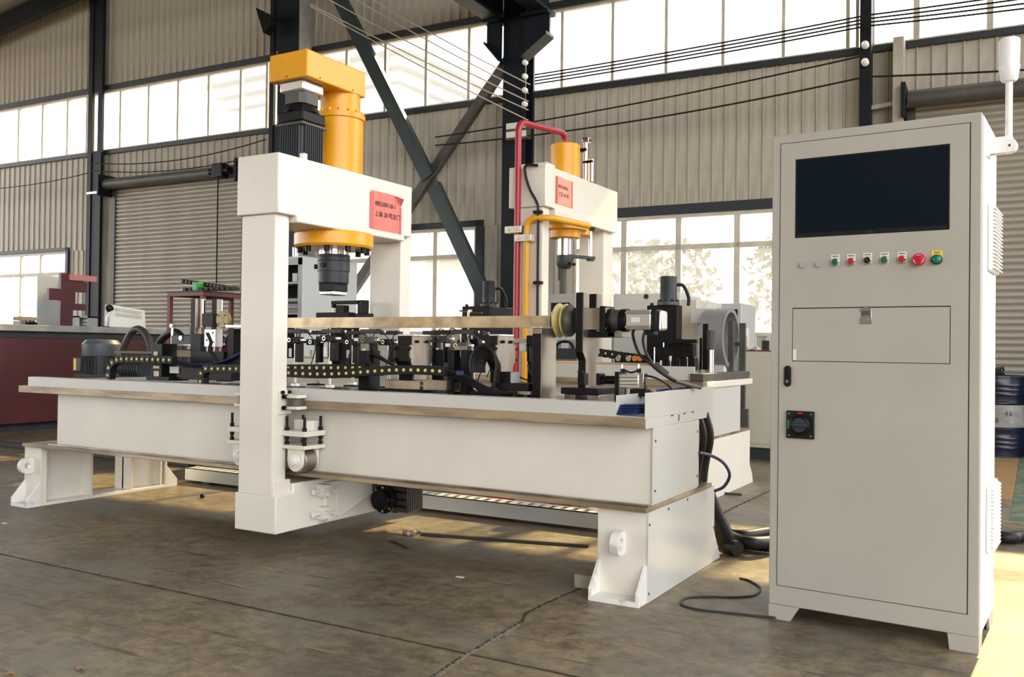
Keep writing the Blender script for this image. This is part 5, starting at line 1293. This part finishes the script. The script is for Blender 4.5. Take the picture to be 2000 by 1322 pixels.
# grey ring machine
t = thing('ring_machine', 'grey machine with a big round ring flange, beside the lower window', 'machine', (-3.0, 8.2, 0))
bx0, bx1 = atY(1180, 620, 8.1).x, atY(1328, 620, 8.1).x
B(t, 'bed_frame', grey, bx0, atY(1400, 620, 8.1).x, 8.1, 8.9, 0.0, 0.75, 0.01)
B(t, 'cover', grey, bx0, atY(1330, 620, 8.3).x, 8.3, 8.9, 0.75, atY(1260, 573, 8.3).z, 0.02)
hx0, hx1 = atY(1328, 640, 8.0).x, atY(1361, 640, 8.0).x
hz = atY(1345, 585, 8.0).z
B(t, 'headstock', beige, hx0, hx1, 8.0, 8.75, 0.75, hz, 0.01)
G(t, 'face_plate', grey, MB().lathe((hx1, 8.38, hz-0.40), (1, 0, 0), [(0.40, 0), (0.40, 0.02), (0.34, 0.03), (0.3, 0.10), (0.2, 0.12)], 48))
rx = hx1+0.16; ryc, rzc, ro, ri = 7.86, atX(1403, 660, hx1+0.25).z, 0.265, 0.225
n = 56; v = []; f = []
for x_, r_ in ((rx, ro), (rx+0.20, ro), (rx+0.20, ri), (rx, ri)):
    for i in range(n): v.append((x_, ryc+r_*math.cos(2*PI*i/n), rzc+r_*math.sin(2*PI*i/n)))
for k in range(4):
    for i in range(n): f.append((k*n+i, k*n+(i+1) % n, ((k+1) % 4)*n+(i+1) % n, ((k+1) % 4)*n+i))
mb = MB(); mb.add(v, f); rg = G(t, 'ring', mat('ring_grey_steel', (0.30, 0.31, 0.31), 0.4, 0.3, vary=0.1), mb, label='big pale grey hollow ring')
B(rg, 'ring_arm', grey, hx1+0.02, rx+0.08, ryc-0.10, ryc+0.10, rzc+0.12, rzc+0.26, 0.01)
B(rg, 'ring_seat', greyl, rx+0.02, rx+0.18, ryc-0.12, ryc+0.12, 0.75, rzc-ri, 0.01); B(t, 'ring_base', grey, hx1, hx1+0.16, 7.72, 8.6, 0.0, 0.75, 0.01)
q = atY(1262, 590, 8.3)
C(t, 'bolt_eye', gap, (q.x, 8.296, atY(1266, 579, 8.3).z), (q.x, 8.31, atY(1266, 579, 8.3).z), 0.025, n=12)
t = thing('steel_posts', 'pair of dark flat steel posts right of the ring', 'post', (-2.0, 7.75, 0.0))
PB(t, 'flat_post', greyst, 1421, 1432, 627, 800, 7.8, 0.03); PB(t, 'flat_post', greyst, 1443, 1455, 631, 800, 8.0, 0.03); PB(t, 'tie_bar', greyd, 1430, 1446, 668, 676, 7.9, 0.03); PB(t, 'foot_plate', greyst, 1415, 1460, 798, 915, 7.95, 0.05)
# grey operator console beyond the ring
t = thing('operator_console', 'grey operator console with dark screen beyond the ring', 'console', (-2.3, 9.2, 0))
x0, x1 = atY(1390, 640, 9.4).x, atY(1448, 640, 9.4).x
B(t, 'housing', grey, x0, x1, 9.4, 9.95, 0.0, atY(1420, 592, 9.4).z, 0.01)
PB(t, 'screen', screenm, 1396, 1440, 604, 668, 9.392, 0.012); B(t, 'paper_note', labelw, x1, x1+0.002, 9.55, 9.68, 1.05, 1.35)
# console behind the far gantry leg
t = thing('operator_console', 'small grey operator console between the far gantry legs', 'console', (-3.9, 8.2, 0))
Yc = 8.3
x0, x1 = atY(1071, 640, Yc).x, atY(1125, 640, Yc).x
B(t, 'housing', grey, x0, x1, Yc, Yc+0.4, 0.0, atY(1100, 574, Yc).z, 0.01); PB(t, 'screen', screenm, 1076, 1112, 591, 608, Yc-0.006, 0.01); PB(t, 'button_panel', greyl, 1076, 1124, 646, 664, Yc-0.01, 0.012)
for u, m_ in ((1086, greenm), (1096, greenm), (1105, redm)): q = atY(u, 651, Yc-0.01); C(t, 'button', m_, q, (q.x, q.y-0.02, q.z), 0.016, n=12)
PB(t, 'shelf', greyd, 1066, 1126, 680, 700, Yc-0.08, 0.09)
t = thing('desk_phone', 'black handset resting on the small console shelf', 'phone', (-3.8, 8.2, 1.0))
PB(t, 'phone_base', greyl, 1096, 1110, 670, 681, Yc-0.07, 0.05); T(t, 'handset', blkpl, spline([tuple(atY(u, v, Yc-0.05)) for u, v in ((1086, 679), (1090, 671), (1103, 667), (1115, 671), (1120, 680))], 5), 0.015, 8)

# sheet feeder boxes, beige cabinet with suction feet
t = thing('beige_cabinet', 'beige two-door metal cabinet partly hidden by the control cabinet', 'cabinet', (-2.4, 9.3, 0))
x0, x1 = atY(1449, 790, 9.3).x, atY(1600, 790, 9.3).x; zt_ = atY(1475, 686, 9.3).z
B(t, 'body', beige, x0, x1, 9.3, 9.8, 0.12, zt_, 0.006); B(t, 'plinth', greyd, x0+0.05, x1-0.05, 9.33, 9.78, 0, 0.12)
B(t, 'door', beige, x0+0.03, (x0+x1)/2, 9.292, 9.30, 0.16, zt_-0.05, 0.004); B(t, 'door', beige, (x0+x1)/2+0.006, x1-0.03, 9.292, 9.30, 0.16, zt_-0.05, 0.004)
B(t, 'top_mat', redfr, x0, x1, 9.3, 9.8, zt_, zt_+0.012)
for u, lab in ((1458, 'silver levelling foot with a thin stem on the beige cabinet, next to its edge'), (1476, 'silver levelling foot with a thin stem on the beige cabinet, next to the control cabinet')):
    q = atY(u, 684, 9.4); t = thing('levelling_foot', lab, 'machine foot', (q.x, 9.4, zt_+0.012), group='levelling feet on the beige cabinet')
    G(t, 'foot_disc', alu, MB().lathe((q.x, 9.4, zt_+0.012), (0, 0, 1), [(0.05, 0), (0.052, 0.01), (0.03, 0.03), (0.012, 0.045)], 24)); C(t, 'stem', bright, (q.x, 9.4, zt_+0.05), (q.x, 9.4, zt_+0.16), 0.008, n=10)
t = thing('grey_housing', 'slanted grey machine housing under the window beside the control cabinet', 'machine', (-2.3, 10.4, 0))
PR(t, 'housing', grey, [(atY(1478, 650, 10.4).x, 0), (atY(1600, 650, 10.4).x, 0), (atY(1600, 650, 10.4).x, atY(1500, 655, 10.4).z), (atY(1500, 650, 10.4).x, atY(1500, 655, 10.4).z), (atY(1478, 650, 10.4).x, atY(1480, 690, 10.4).z)], 'y', 10.4, 10.9, 0.01)
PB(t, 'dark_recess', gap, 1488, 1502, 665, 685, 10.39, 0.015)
# concrete block stack between the far legs
t = thing('concrete_block', 'mottled grey concrete block behind the far gantry leg', 'block', (-3.2, 9.0, 0))
PB(t, 'block', grout, 1195, 1264, 636, 705, 9.0, 0.5, 0.01); PB(t, 'block_footing', grout, 1190, 1270, 705, 900, 8.98, 0.55, 0.01)
t = thing('chain_guide', 'dark perforated chain guide with round copper plugs on the far bed', 'cable chain', (-2.9, 6.6, 0.9))
for i in range(8):
    q = atY(1170+i*13, 688+i*1.9, 6.75)
    o = B(t, 'chain_link', blkpl, q.x-0.03, q.x+0.03, 6.75, 6.80, q.z-0.035, q.z+0.03, 0.004); C(o, 'link_pin', alu, (q.x, 6.745, q.z), (q.x, 6.75, q.z), 0.009, n=10)
for u, m_ in ((1210, bright), (1230, bright), (1242, orange), (1252, orange)): q = atY(u, 700, 6.7); C(t, 'plug', m_, q, (q.x, q.y-0.03, q.z), 0.022, n=16)
PB(t, 'plug_plate', blk, 1200, 1265, 694, 712, 6.7, 0.05)

# ------------------------------------------------------------------ left background
MX = -10.8
zt_ = atX(60, 634, MX).z; zs = atX(60, 647, MX).z
t = thing('machining_table', 'long maroon machine table with thick bare steel top, beside the shutter', 'machine', (-11.6, 8.2, 0))
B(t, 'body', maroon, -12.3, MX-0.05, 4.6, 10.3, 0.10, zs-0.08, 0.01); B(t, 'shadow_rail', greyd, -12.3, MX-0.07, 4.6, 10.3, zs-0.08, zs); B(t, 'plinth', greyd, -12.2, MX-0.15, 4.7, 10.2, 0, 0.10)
B(t, 'top_slab', mat('bare_grey_slab', (0.42, 0.42, 0.40), 0.4, 0.4, vary=0.3, scale=4), -12.4, MX, 4.5, 10.4, zs, zt_, 0.006)
# upright panel with cut-outs
XP = -11.2
def xp(u, v, X=XP): q = atX(u, v, X); return q.y, q.z
t = thing('upright_panel', 'upright grey sheet with a maroon stepped bracket on the machine table', 'sheet', (XP, 6.5, zt_))
y0, z0 = xp(70, 534); y1 = xp(113, 560)[0]
B(t, 'grey_sheet', grey, XP-0.6, XP-0.58, y0+0.4, y1+0.4, zt_, z0+0.03)
ya = [xp(u, 600)[0] for u in (90, 113, 125, 137, 142, 163, 164)]
zl = [xp(125, v)[1] for v in (534, 565, 587, 569, 592, 605, 551)]
zb = zt_
PR(t, 'maroon_bracket', maroon, [(ya[1], zb), (ya[3], zb), (ya[3], zl[5]), (ya[5], zl[5]), (ya[5], zl[4]), (ya[4], zl[4]), (ya[4], zl[3]), (ya[6], zl[3]), (ya[6], zl[6]), (ya[3], zl[0]), (ya[1], zl[0]), (ya[1], zl[1]), (ya[0], zl[1]), (ya[0], zl[2]), (ya[1], zl[2])], 'x', XP, XP+0.06, 0.004)
y2, z2 = xp(128, 536); y3, z3 = xp(180, 551); B(t, 'pink_strip', mat('lit_red_paint', (0.60, 0.22, 0.20), 0.4), XP+0.06, XP+0.10, y2, y3, z3, z2)  # dark red raised to pink to paint in the light on it
t = thing('wooden_box', 'small tan wooden box on the steel table top by the window', 'box', (-11.3, 6.1, zt_))
y0, z0 = xp(39, 618); y1, z1 = xp(75, 632); B(t, 'box_base', wood, XP-0.15, XP, y0, y1, zt_, (zt_+z0)/2, 0.003); B(t, 'box_lid', tan, XP-0.15, XP+0.004, y0, y1, (zt_+z0)/2+0.005, z0, 0.003)
t = thing('rag', 'crumpled black rag lying on the steel table top', 'rag', (-11.0, 6.1, zt_))
mb = MB()
y0, y1 = xp(40, 632, -11.0)[0], xp(66, 632, -11.0)[0]
pts = [(y0, 0.0)] + [(y0+(y1-y0)*i/9, 0.015+0.045*abs(math.sin(i*1.9))) for i in range(1, 9)] + [(y1, 0.0)]
PR(t, 'cloth', blk, [(a, zt_+c) for a, c in pts], 'x', -11.02, -10.90, 0.008)
t = thing('junction_cube', 'small open grey metal box with white parts on the table top', 'box', (-11.2, 7.0, zt_))
y0, z0 = xp(153, 617); y1, _ = xp(191, 632)
G(t, 'shell', plug, MB().box(XP-0.2, XP, y0, y0+0.02, zt_, z0).box(XP-0.2, XP, y1-0.16, y1, zt_, z0).box(XP-0.2, XP, y0, y1, z0-0.02, z0).box(XP-0.2, XP-0.18, y0, y1, zt_, z0))
for k in range(3): B(t, 'white_part', labelw, XP-0.1, XP, y0+0.14, y1-0.17, zt_+0.02+k*0.05, zt_+0.05+k*0.05, 0.006)
# tilted cover sheet
t = thing('white_cover', 'bright white louvred cover leaning on the machine table before the shutter', 'cover', (-11.1, 7.6, zt_))
c0, c1_, c2_, c3_ = (atX(u, v, -11.0) for u, v in ((214, 638), (285, 642), (292, 606), (225, 594)))
mb = MB()
fr = [c0, c1_, c2_, c3_]; lean = [0, 0, -0.10, -0.10]
mb.add([(p.x+l, p.y, max(p.z, zt_) if i < 2 else p.z) for i, (p, l) in enumerate(zip(fr, lean))] + [(p.x+l-0.12, p.y, max(p.z, zt_) if i < 2 else p.z) for i, (p, l) in enumerate(zip(fr, lean))], [(0, 1, 2, 3), (7, 6, 5, 4), (0, 4, 5, 1), (1, 5, 6, 2), (2, 6, 7, 3), (3, 7, 4, 0)])
wc = G(t, 'cover_sheet', mat('cream_sheet', (0.88, 0.86, 0.76), 0.5), mb, 0.004)
for r_ in range(2):
    for k in range(15):
        a = 0.16+0.70*k/14; bq = 0.80-0.22*r_
        p = c0.lerp(c1_, a).lerp(c3_.lerp(c2_, a), bq); B(wc, 'louvre', labelw, p.x-0.085*bq-0.004, p.x-0.085*bq+0.012, p.y-0.010, p.y+0.006, p.z-0.022, p.z+0.022)
t = thing('desk_lamp', 'little black lamp on a bent silver arm beside the white cover', 'lamp', (-11.05, 7.4, zt_))
P_ = [atX(u, v, -11.05) for u, v in ((207, 637), (208, 618), (218, 606), (214, 602))]
T(t, 'arm', alu, [(-11.05, P_[0].y, zt_), P_[1], P_[2]], 0.015, 8); G(t, 'shade', blk, MB().lathe(P_[3], (0, -0.6, 1), [(0.05, -0.03), (0.05, 0.02), (0.03, 0.05)], 18)); C(t, 'foot', blk, (-11.05, P_[0].y, zt_), (-11.05, P_[0].y, zt_+0.015), 0.05, n=16)

# red frame table with a spare cable chain
RY = 7.4
t = thing('red_frame_table', 'dark red angle-iron table frame behind the roller station', 'table', (-7.6, RY, 0))
rx0, rx1 = atY(326, 600, RY).x, atY(396, 600, RY).x; rzt = atY(360, 570, RY).z
ryb = atX(520, 580, rx1).y
B(t, 'top_rail', redfr, rx0, rx1, RY, RY+0.05, rzt-0.05, rzt, 0.003); B(t, 'side_rail', redfr, rx1-0.05, rx1, RY+0.05, ryb, rzt-0.05, rzt, 0.003); B(t, 'side_rail', redfr, rx0, rx0+0.05, RY+0.05, ryb, rzt-0.05, rzt, 0.003)
for x in (rx0, rx1-0.05):
    for y in (RY, ryb-0.05): B(t, 'leg', redfr, x, x+0.05, y, y+0.05, 0, rzt-0.05, 0.003)
B(t, 'top_sheet', greyd, rx0-0.02, rx1+0.02, RY-0.01, ryb, rzt, rzt+0.008)
t = thing('spare_chain', 'spare black cable chain with green tape lying on the red frame table', 'cable chain', (-7.5, RY+0.2, rzt+0.01))
for i in range(12):
    q = atY(356+i*7.0, 549+i*1.0, RY+0.12); zz = max(q.z, rzt+0.035)
    o = B(t, 'chain_link', blkpl, q.x-0.022, q.x+0.020, RY+0.12, RY+0.20, zz-0.026, zz+0.026, 0.004); C(o, 'link_pin', plug, (q.x, RY+0.115, zz), (q.x, RY+0.12, zz), 0.008, n=8)
for i in range(10):
    q = atY(364+i*10.5, 562, RY+0.06); B(t, 'chain_link', blkpl, q.x-0.03, q.x+0.03, RY+0.03, RY+0.11, rzt+0.009, rzt+0.05, 0.004)
q = atY(385, 556, RY+0.06); B(t, 'green_tape', greentape, q.x-0.04, q.x+0.04, RY+0.02, RY+0.21, rzt+0.01, rzt+0.115, 0.01)

# hydraulic unit: grey upright motor and a finned one on a black tank
HY = 5.6
t = thing('hydraulic_unit', 'dark hydraulic tank with upright grey motor behind the far end of the near bed', 'pump', (-7.2, HY+0.2, 0))
hx0, hx1 = atY(146, 740, HY).x, atY(330, 740, HY).x
B(t, 'tank', gap, hx0, hx1, HY-0.02, HY+0.5, 0.05, 0.80, 0.01)
q = atY(198, 700, HY+0.2); rr_ = (atY(232, 700, HY+0.2).x-atY(164, 700, HY+0.2).x)/2*0.66
zm0, zm1, zm2, zm3 = 0.80, atY(198, 693, HY+0.2).z, atY(198, 672, HY+0.2).z, atY(198, 664, HY+0.2).z
mo = C(t, 'motor_body', greyd, (q.x, HY+0.2, zm0), (q.x, HY+0.2, zm1), rr_*0.9, n=32)
for k in range(28):
    a = 2*PI*k/28; c_, s_ = math.cos(a), math.sin(a)
    put(MB().bar((q.x+rr_*0.93*c_, HY+0.2+rr_*0.93*s_, zm0), (q.x+rr_*0.93*c_, HY+0.2+rr_*0.93*s_, zm1), 0.022, 0.006, (-s_, c_, 0)).mesh('x'), 'cooling_fin', greyd, mo)
G(t, 'fan_cover', mat('blue_grey_paint', (0.085, 0.10, 0.115), 0.4), MB().lathe((q.x, HY+0.2, zm1), (0, 0, 1), [(rr_*1.0, -0.01), (rr_*1.02, 0.0), (rr_*1.02, (zm2-zm1)), (rr_*0.82, zm3-zm1), (rr_*0.5, zm3-zm1+0.004)], 32))
q2 = atY(163, 720, HY+0.1); B(t, 'terminal_box', greyd, q2.x-0.06, q2.x+0.07, HY+0.02, HY+0.16, 0.82, 0.96, 0.01); B(t, 'warning_label', labely, q2.x-0.035, q2.x+0.0, HY+0.017, HY+0.02, 0.835, 0.945)
q3 = atY(262, 722, HY+0.1); mo2 = C(t, 'second_motor', greyd, (q3.x-0.14, HY+0.12, q3.z), (q3.x+0.14, HY+0.12, q3.z), 0.085, n=24)
for k in range(9): C(mo2, 'cooling_fin', greyd, (q3.x-0.13+k*0.032, HY+0.12, q3.z), (q3.x-0.122+k*0.032, HY+0.12, q3.z), 0.10, n=24)
B(t, 'cover_plate', greyst, atY(222, 686, HY).x, atY(300, 686, HY).x, HY, HY+0.2, atY(260, 690, HY).z, atY(260, 686, HY).z)
for k, (pts, lab) in enumerate((([(240, 690), (247, 668), (258, 648), (272, 643), (286, 655), (294, 676), (297, 700)], 'thick black hose arching over the hydraulic unit'), ([(306, 690), (312, 668), (325, 655), (340, 648), (352, 655), (360, 672)], 'thick black hose arch half hidden behind the drive bracket'))):
    t = thing('hydraulic_hose', lab, 'hose', (atY(pts[0][0], 690, HY+0.3).x, HY+0.3, 0.8)); T(t, 'hose', mat('brown_black_hose', (0.045, 0.038, 0.032), 0.5) if k == 0 else rub, spline([tuple(atY(u, v, HY+0.25)) for u, v in pts]+[tuple(atY(pts[-1][0]+2, 738, HY+0.25))], 8), 0.036, 12)

# grey rack cabinet behind the gantry
GYc = 8.9
x0, x1 = atY(520, 560, GYc).x, atY(590, 560, GYc).x; zt_ = atY(590, 503, GYc).z; yb_ = atX(697, 560, x1).y
t = thing('rack_cabinet', 'tall light grey open-front rack cabinet behind the near gantry', 'cabinet', (x1, GYc, 0))
G(t, 'carcass', greyl, MB().box(x1-0.02, x1, GYc, yb_, 0, zt_).box(x0, x0+0.02, GYc, yb_, 0, zt_).box(x0+0.02, x1-0.02, yb_-0.02, yb_, 0, zt_).box(x0, x1, GYc, yb_, zt_, zt_+0.02), 0.003)
fr_ = MB().box(x1-0.07, x1-0.0, GYc-0.005, GYc, 0, zt_).box(x0, x0+0.07, GYc-0.005, GYc, 0, zt_).box(x0, x1, GYc-0.005, GYc, zt_-0.09, zt_)
G(t, 'front_frame', plug, fr_)
for v in (552, 585, 600, 612): z = atY(580, v, GYc).z; B(t, 'shelf', plug, x0+0.02, x1-0.02, GYc, yb_-0.03, z-0.012, z+0.012)
for k in range(3):
    z = atY(580, 586+k*10, GYc).z; o = B(t, 'terminal_strip', greyd, x0+0.08, x1-0.08, GYc+0.02, GYc+0.08, z-0.03, z+0.03)
    for j in range(10): B(o, 'terminal', plug, x1-0.11-j*0.022, x1-0.098-j*0.022, GYc+0.01, GYc+0.02, z-0.02, z+0.02)
B(t, 'back_board', gap, x0+0.02, x1-0.02, GYc+0.3, GYc+0.32, 0.02, zt_-0.02)
for j in range(3): B(t, 'folder', labelw, x1-0.13-j*0.03, x1-0.11-j*0.03, GYc+0.02, GYc+0.2, atY(580, 551, GYc).z+0.012, atY(580, 533, GYc).z, 0.002)
q = atY(577, 503, GYc+0.1); t = thing('steel_cup', 'shiny steel cup standing on the grey rack cabinet', 'cup', (q.x, GYc+0.1, zt_+0.02))
G(t, 'cup_body', bright, MB().lathe((q.x, GYc+0.1, zt_+0.02), (0, 0, 1), [(0.036, 0), (0.04, 0.005), (0.042, 0.13), (0.038, 0.13), (0.036, 0.02)], 24))

# ------------------------------------------------------------------ oil drums
def drum(x, y, lab, band=False, z0=0.0):
    t = thing('oil_drum', lab, 'drum', (x, y, z0), group='oil drums by the shutter')
    R = 0.29; prof = [(R-0.01, 0), (R+0.008, 0.006), (R+0.008, 0.022), (R, 0.028)]
    for zz in (0.10, 0.15, 0.20): prof += [(R, zz-0.012), (R+0.007, zz), (R, zz+0.012)]
    prof += [(R, 0.27), (R+0.012, 0.29), (R+0.012, 0.305), (R, 0.32)]
    prof2 = [(R, 0.56), (R+0.012, 0.575), (R+0.012, 0.59), (R, 0.605)]
    for zz in (0.67, 0.72, 0.77): prof2 += [(R, zz-0.012), (R+0.007, zz), (R, zz+0.012)]
    prof2 += [(R, 0.845), (R+0.008, 0.85), (R+0.008, 0.872), (R-0.008, 0.875), (R-0.012, 0.86), (0.02, 0.86)]
    G(t, 'lower_shell', drumm, MB().lathe((x, y, z0), (0, 0, 1), prof, 48)); G(t, 'band', drumg if band else drumm, MB().lathe((x, y, z0), (0, 0, 1), [(R, 0.32), (R+0.001, 0.33), (R+0.001, 0.55), (R, 0.56)], 48)); G(t, 'upper_shell', drumm, MB().lathe((x, y, z0), (0, 0, 1), prof2, 48))
    return t
qd = atZ(1947, 893); dxy = Vector((qd.x-0.02, qd.y+0.29))
dr = drum(dxy.x, dxy.y, 'navy oil drum with a grey middle band and black digits, beside the control cabinet', True)
drum(dxy.x+0.64, dxy.y+0.05, 'plain navy oil drum at the picture edge, next to the banded drum')
# digits on the band, wrapped by placing each character on the shell
for s_, zz, off in (('46', 0.475, 0.06), ('8', 0.40, -0.03)):
    for i, ch_ in enumerate(s_):
        a = -PI/2 + AM*0.0 + 0.10 + (off+i*0.045)/0.29
        text(dr, 'stencil_digit', ch_, ink, 0.075, (dxy.x+0.2925*math.cos(a), dxy.y+0.2925*math.sin(a), zz-0.03), (PI/2, 0, a+PI/2))
t = thing('cable_heap', 'tangled heap of black cable lying on the banded drum', 'cable', (dxy.x, dxy.y, 0.875))
for k in range(9):
    a0 = k*0.7; pts = [(dxy.x-0.05+(0.10+0.05*math.sin(i*1.7+k))*math.cos(a0+i*0.9), dxy.y+(0.13+0.05*math.cos(i*1.3+k))*math.sin(a0+i*0.9), 0.888+0.010*k*abs(math.sin(i*0.7+k))) for i in range(9)]
    T(t, 'cable', rub, spline(pts, 4), 0.010, 6)

# ------------------------------------------------------------------ floor clutter
# slotted channel lying behind the near bed
t = thing('slotted_channel', 'long grey slotted steel channel lying on the floor behind the near bed', 'channel', (-4.0, 5.1, 0))
cz = 0.115
G(t, 'channel_web', greyl, MB().box(-5.9, -1.75, 5.02, 5.028, 0.02, cz).box(-5.9, -1.75, 5.028, 5.14, 0.02, 0.028))
lp = MB()
B(t, 'top_lip', greyl, -5.9, -1.75, 5.02, 5.035, cz-0.006, cz, 0.0); B(t, 'top_lip', greyl, -5.9, -1.75, 5.125, 5.14, cz-0.006, cz)
for i in range(52): B(t, 'slot_bridge', greyl, -5.88+i*0.08, -5.845+i*0.08, 5.035, 5.125, cz-0.006, cz)
for x in (-5.7, -3.8, -1.9): B(t, 'skid', greyd, x, x+0.08, 5.02, 5.14, 0, 0.02)
t = thing('red_bag', 'folded red plastic bag behind the slotted channel', 'bag', (-2.95, 5.45, 0))
q0, q1 = atY(962, 985, 5.5), atY(1008, 985, 5.5)
G(t, 'bag_body', redbag, MB().prism([(q0.x-0.02, 0), (q1.x+0.02, 0), (q1.x, 0.14), ((q0.x+q1.x)/2, 0.175), (q0.x, 0.15)], 'y', 5.42, 5.60), 0.02)
t = thing('printed_bag', 'crumpled printed plastic bag with blue strap behind the slotted channel', 'bag', (-2.5, 5.45, 0))
q0, q1 = atY(1016, 990, 5.5), atY(1165, 1000, 5.5); n = 14
pts = [(q0.x, 0)] + [(q0.x+(q1.x-q0.x)*i/n, 0.12+0.05*math.sin(i*1.3)**2) for i in range(n+1)] + [(q1.x, 0)]
bg_ = G(t, 'bag_body', orangebag, MB().prism(pts, 'y', 5.40, 5.62), 0.02)
T(t, 'strap', bluestrap, spline([(q1.x-0.32, 5.38, 0.17), (q1.x-0.22, 5.37, 0.13), (q1.x-0.08, 5.375, 0.11), (q1.x+0.03, 5.38, 0.12)], 6), 0.012, 8)
# iron bar, hook, wire, block
a, c = atZ(822, 1045), atZ(1150, 1069)
t = put(MB().bar((a.x, a.y, 0.008), (c.x, c.y, 0.008), 0.022, 0.016).mesh('flat_bar'), 'iron_bar', brownm); tag(t, 'long thin dark iron bar lying on the floor under the near bed', 'bar')
t = thing('rusty_clamp', 'small rusty clamp piece lying at the end of the iron bar', 'clamp', a)
B(t, 'jaw', rawst, a.x-0.10, a.x-0.015, a.y-0.05, a.y-0.02, 0, 0.03, 0.004); B(t, 'jaw', brownm, a.x-0.05, a.x-0.02, a.y-0.02, a.y+0.03, 0, 0.025, 0.004); C(t, 'screw', alu, (a.x-0.05, a.y-0.055, 0.014), (a.x-0.05, a.y-0.02, 0.014), 0.013, n=12)
a, c = atZ(760, 1057), atZ(797, 1072)
tag(T(None, 'wire_offcut', rub, spline([(a.x, a.y, 0.004), ((a.x+c.x)/2, (a.y+c.y)/2+0.01, 0.004), (c.x, c.y, 0.004)], 5), 0.004, 6), 'short black wire offcut on the floor near the drive motor', 'wire')
q = atZ(1121, 1147)
tag(B(None, 'floor_block', greyb, q.x, q.x+0.20, q.y+0.0, q.y+0.12, 0, 0.062, 0.004), 'grey timber block on the floor beside the near bed foot', 'block')
pts = [tuple(atZ(u, v, 0.005)) for u, v in ((1445, 1129), (1462, 1133), (1480, 1143), (1485, 1152), (1470, 1163), (1430, 1166), (1385, 1165), (1345, 1167), (1330, 1174), (1336, 1183), (1370, 1191), (1420, 1196), (1475, 1202), (1540, 1208))]
tag(T(None, 'floor_cable', greyd, spline(pts, 6), 0.0048, 7), 'thin dark cable curling over the floor up to the control cabinet', 'cable')
# hoses on the floor between bed and control cabinet
def hose(lab, pts, r, m=rub, ribbed=True, grp='floor hoses between bed and control cabinet'):
    P = spline(pts, 14); R = [r*(1.0+(0.06 if (i % 2) and ribbed else 0)) for i in range(len(P))]
    t = T(None, 'floor_hose', m, P, R, 12); tag(t, lab, 'hose', grp); return t
def fz(u, v, z): return tuple(atZ(u, v, z))
hose('thick black hose curving down from behind the bed to the floor', [(-1.52, 4.72, 0.36), (-1.50, 4.80, 0.24), (-1.46, 4.86, 0.12), fz(1420, 1064, 0.05), fz(1441, 1072, 0.045)], 0.042, ribbed=False)
hose('ribbed black hose lying nearest the control cabinet side', [fz(1405, 1040, 0.04), fz(1440, 1056, 0.04), fz(1490, 1064, 0.04), fz(1560, 1068, 0.04)], 0.036)
hose('ribbed black hose lying furthest back on the sunlit floor', [(-1.62, 5.0, 0.30), (-1.55, 5.05, 0.14), fz(1420, 1041, 0.04), fz(1455, 1046, 0.035), fz(1500, 1040, 0.035), fz(1560, 1036, 0.035)], 0.033)
hose('smooth black hose lying in the middle of the hose bundle', [fz(1398, 1030, 0.04), fz(1430, 1050, 0.06), fz(1470, 1060, 0.07), fz(1540, 1055, 0.05)], 0.034, ribbed=False)
hose('black cable sleeve running out beyond the control cabinet to the picture edge', [fz(1560, 1045, 0.04), fz(1700, 1030, 0.04), fz(1880, 1032, 0.04), fz(1940, 1045, 0.04), fz(1975, 1050, 0.04), fz(2060, 1048, 0.04), (1.6, 6.9, 0.04), (3.4, 7.4, 0.04)], 0.036, ribbed=False, grp=None)
# nuts, leaf, scraps
q = atZ(397, 972); t = put(MB().lathe((q.x, q.y, 0.0), (0.3, -1, 0.0), [(0.016, 0), (0.016, 0.02), (0.009, 0.02)], 6).mesh('nut'), 'hex_nut', blk, loc=(0, 0, 0.014)); tag(t, 'single dark hex nut standing on the floor before the far leg', 'nut')
for (u, v), lab in (((157, 1308), 'curled dry brown leaf on the floor in the near corner'), ((20, 1318), 'dry brown leaf at the picture corner')):
    q = atZ(u, v); n = 8
    mb = MB(); vv = [(q.x+0.022*math.cos(2*PI*i/n), q.y+0.012*math.sin(2*PI*i/n), 0.003+0.008*(i % 2)) for i in range(n)] + [(q.x, q.y, 0.004)]
    mb.add(vv, [(i, (i+1) % n, n) for i in range(n)]); tag(G(None, 'dry_leaf', leafd, mb), lab, 'leaf', 'dry leaves')
for (u, v), lab in (((8, 1022), 'white paper scrap on the floor at the picture edge'), ((898, 1127), 'tiny white scrap on the floor below the bed')):
    q = atZ(u, v); tag(B(None, 'paper_scrap', labelw, q.x-0.02, q.x+0.02, q.y-0.008, q.y+0.01, 0, 0.002), lab, 'scrap', 'paper scraps')
q = atZ(1432, 967); tag(put(MB().bar((q.x-0.07, q.y-0.0, 0.008), (q.x+0.06, q.y+0.02, 0.008), 0.03, 0.016).mesh('metal_offcut'), 'metal_offcut', brownm), 'rusty flat metal offcut on the sunlit floor by the far bed', 'offcut')
tag(B(None, 'floor_channel', greyd, -13.5, -6.6, 5.65, 5.72, 0, 0.05, 0.004), 'grey steel channel on the floor towards the maroon table', 'channel')
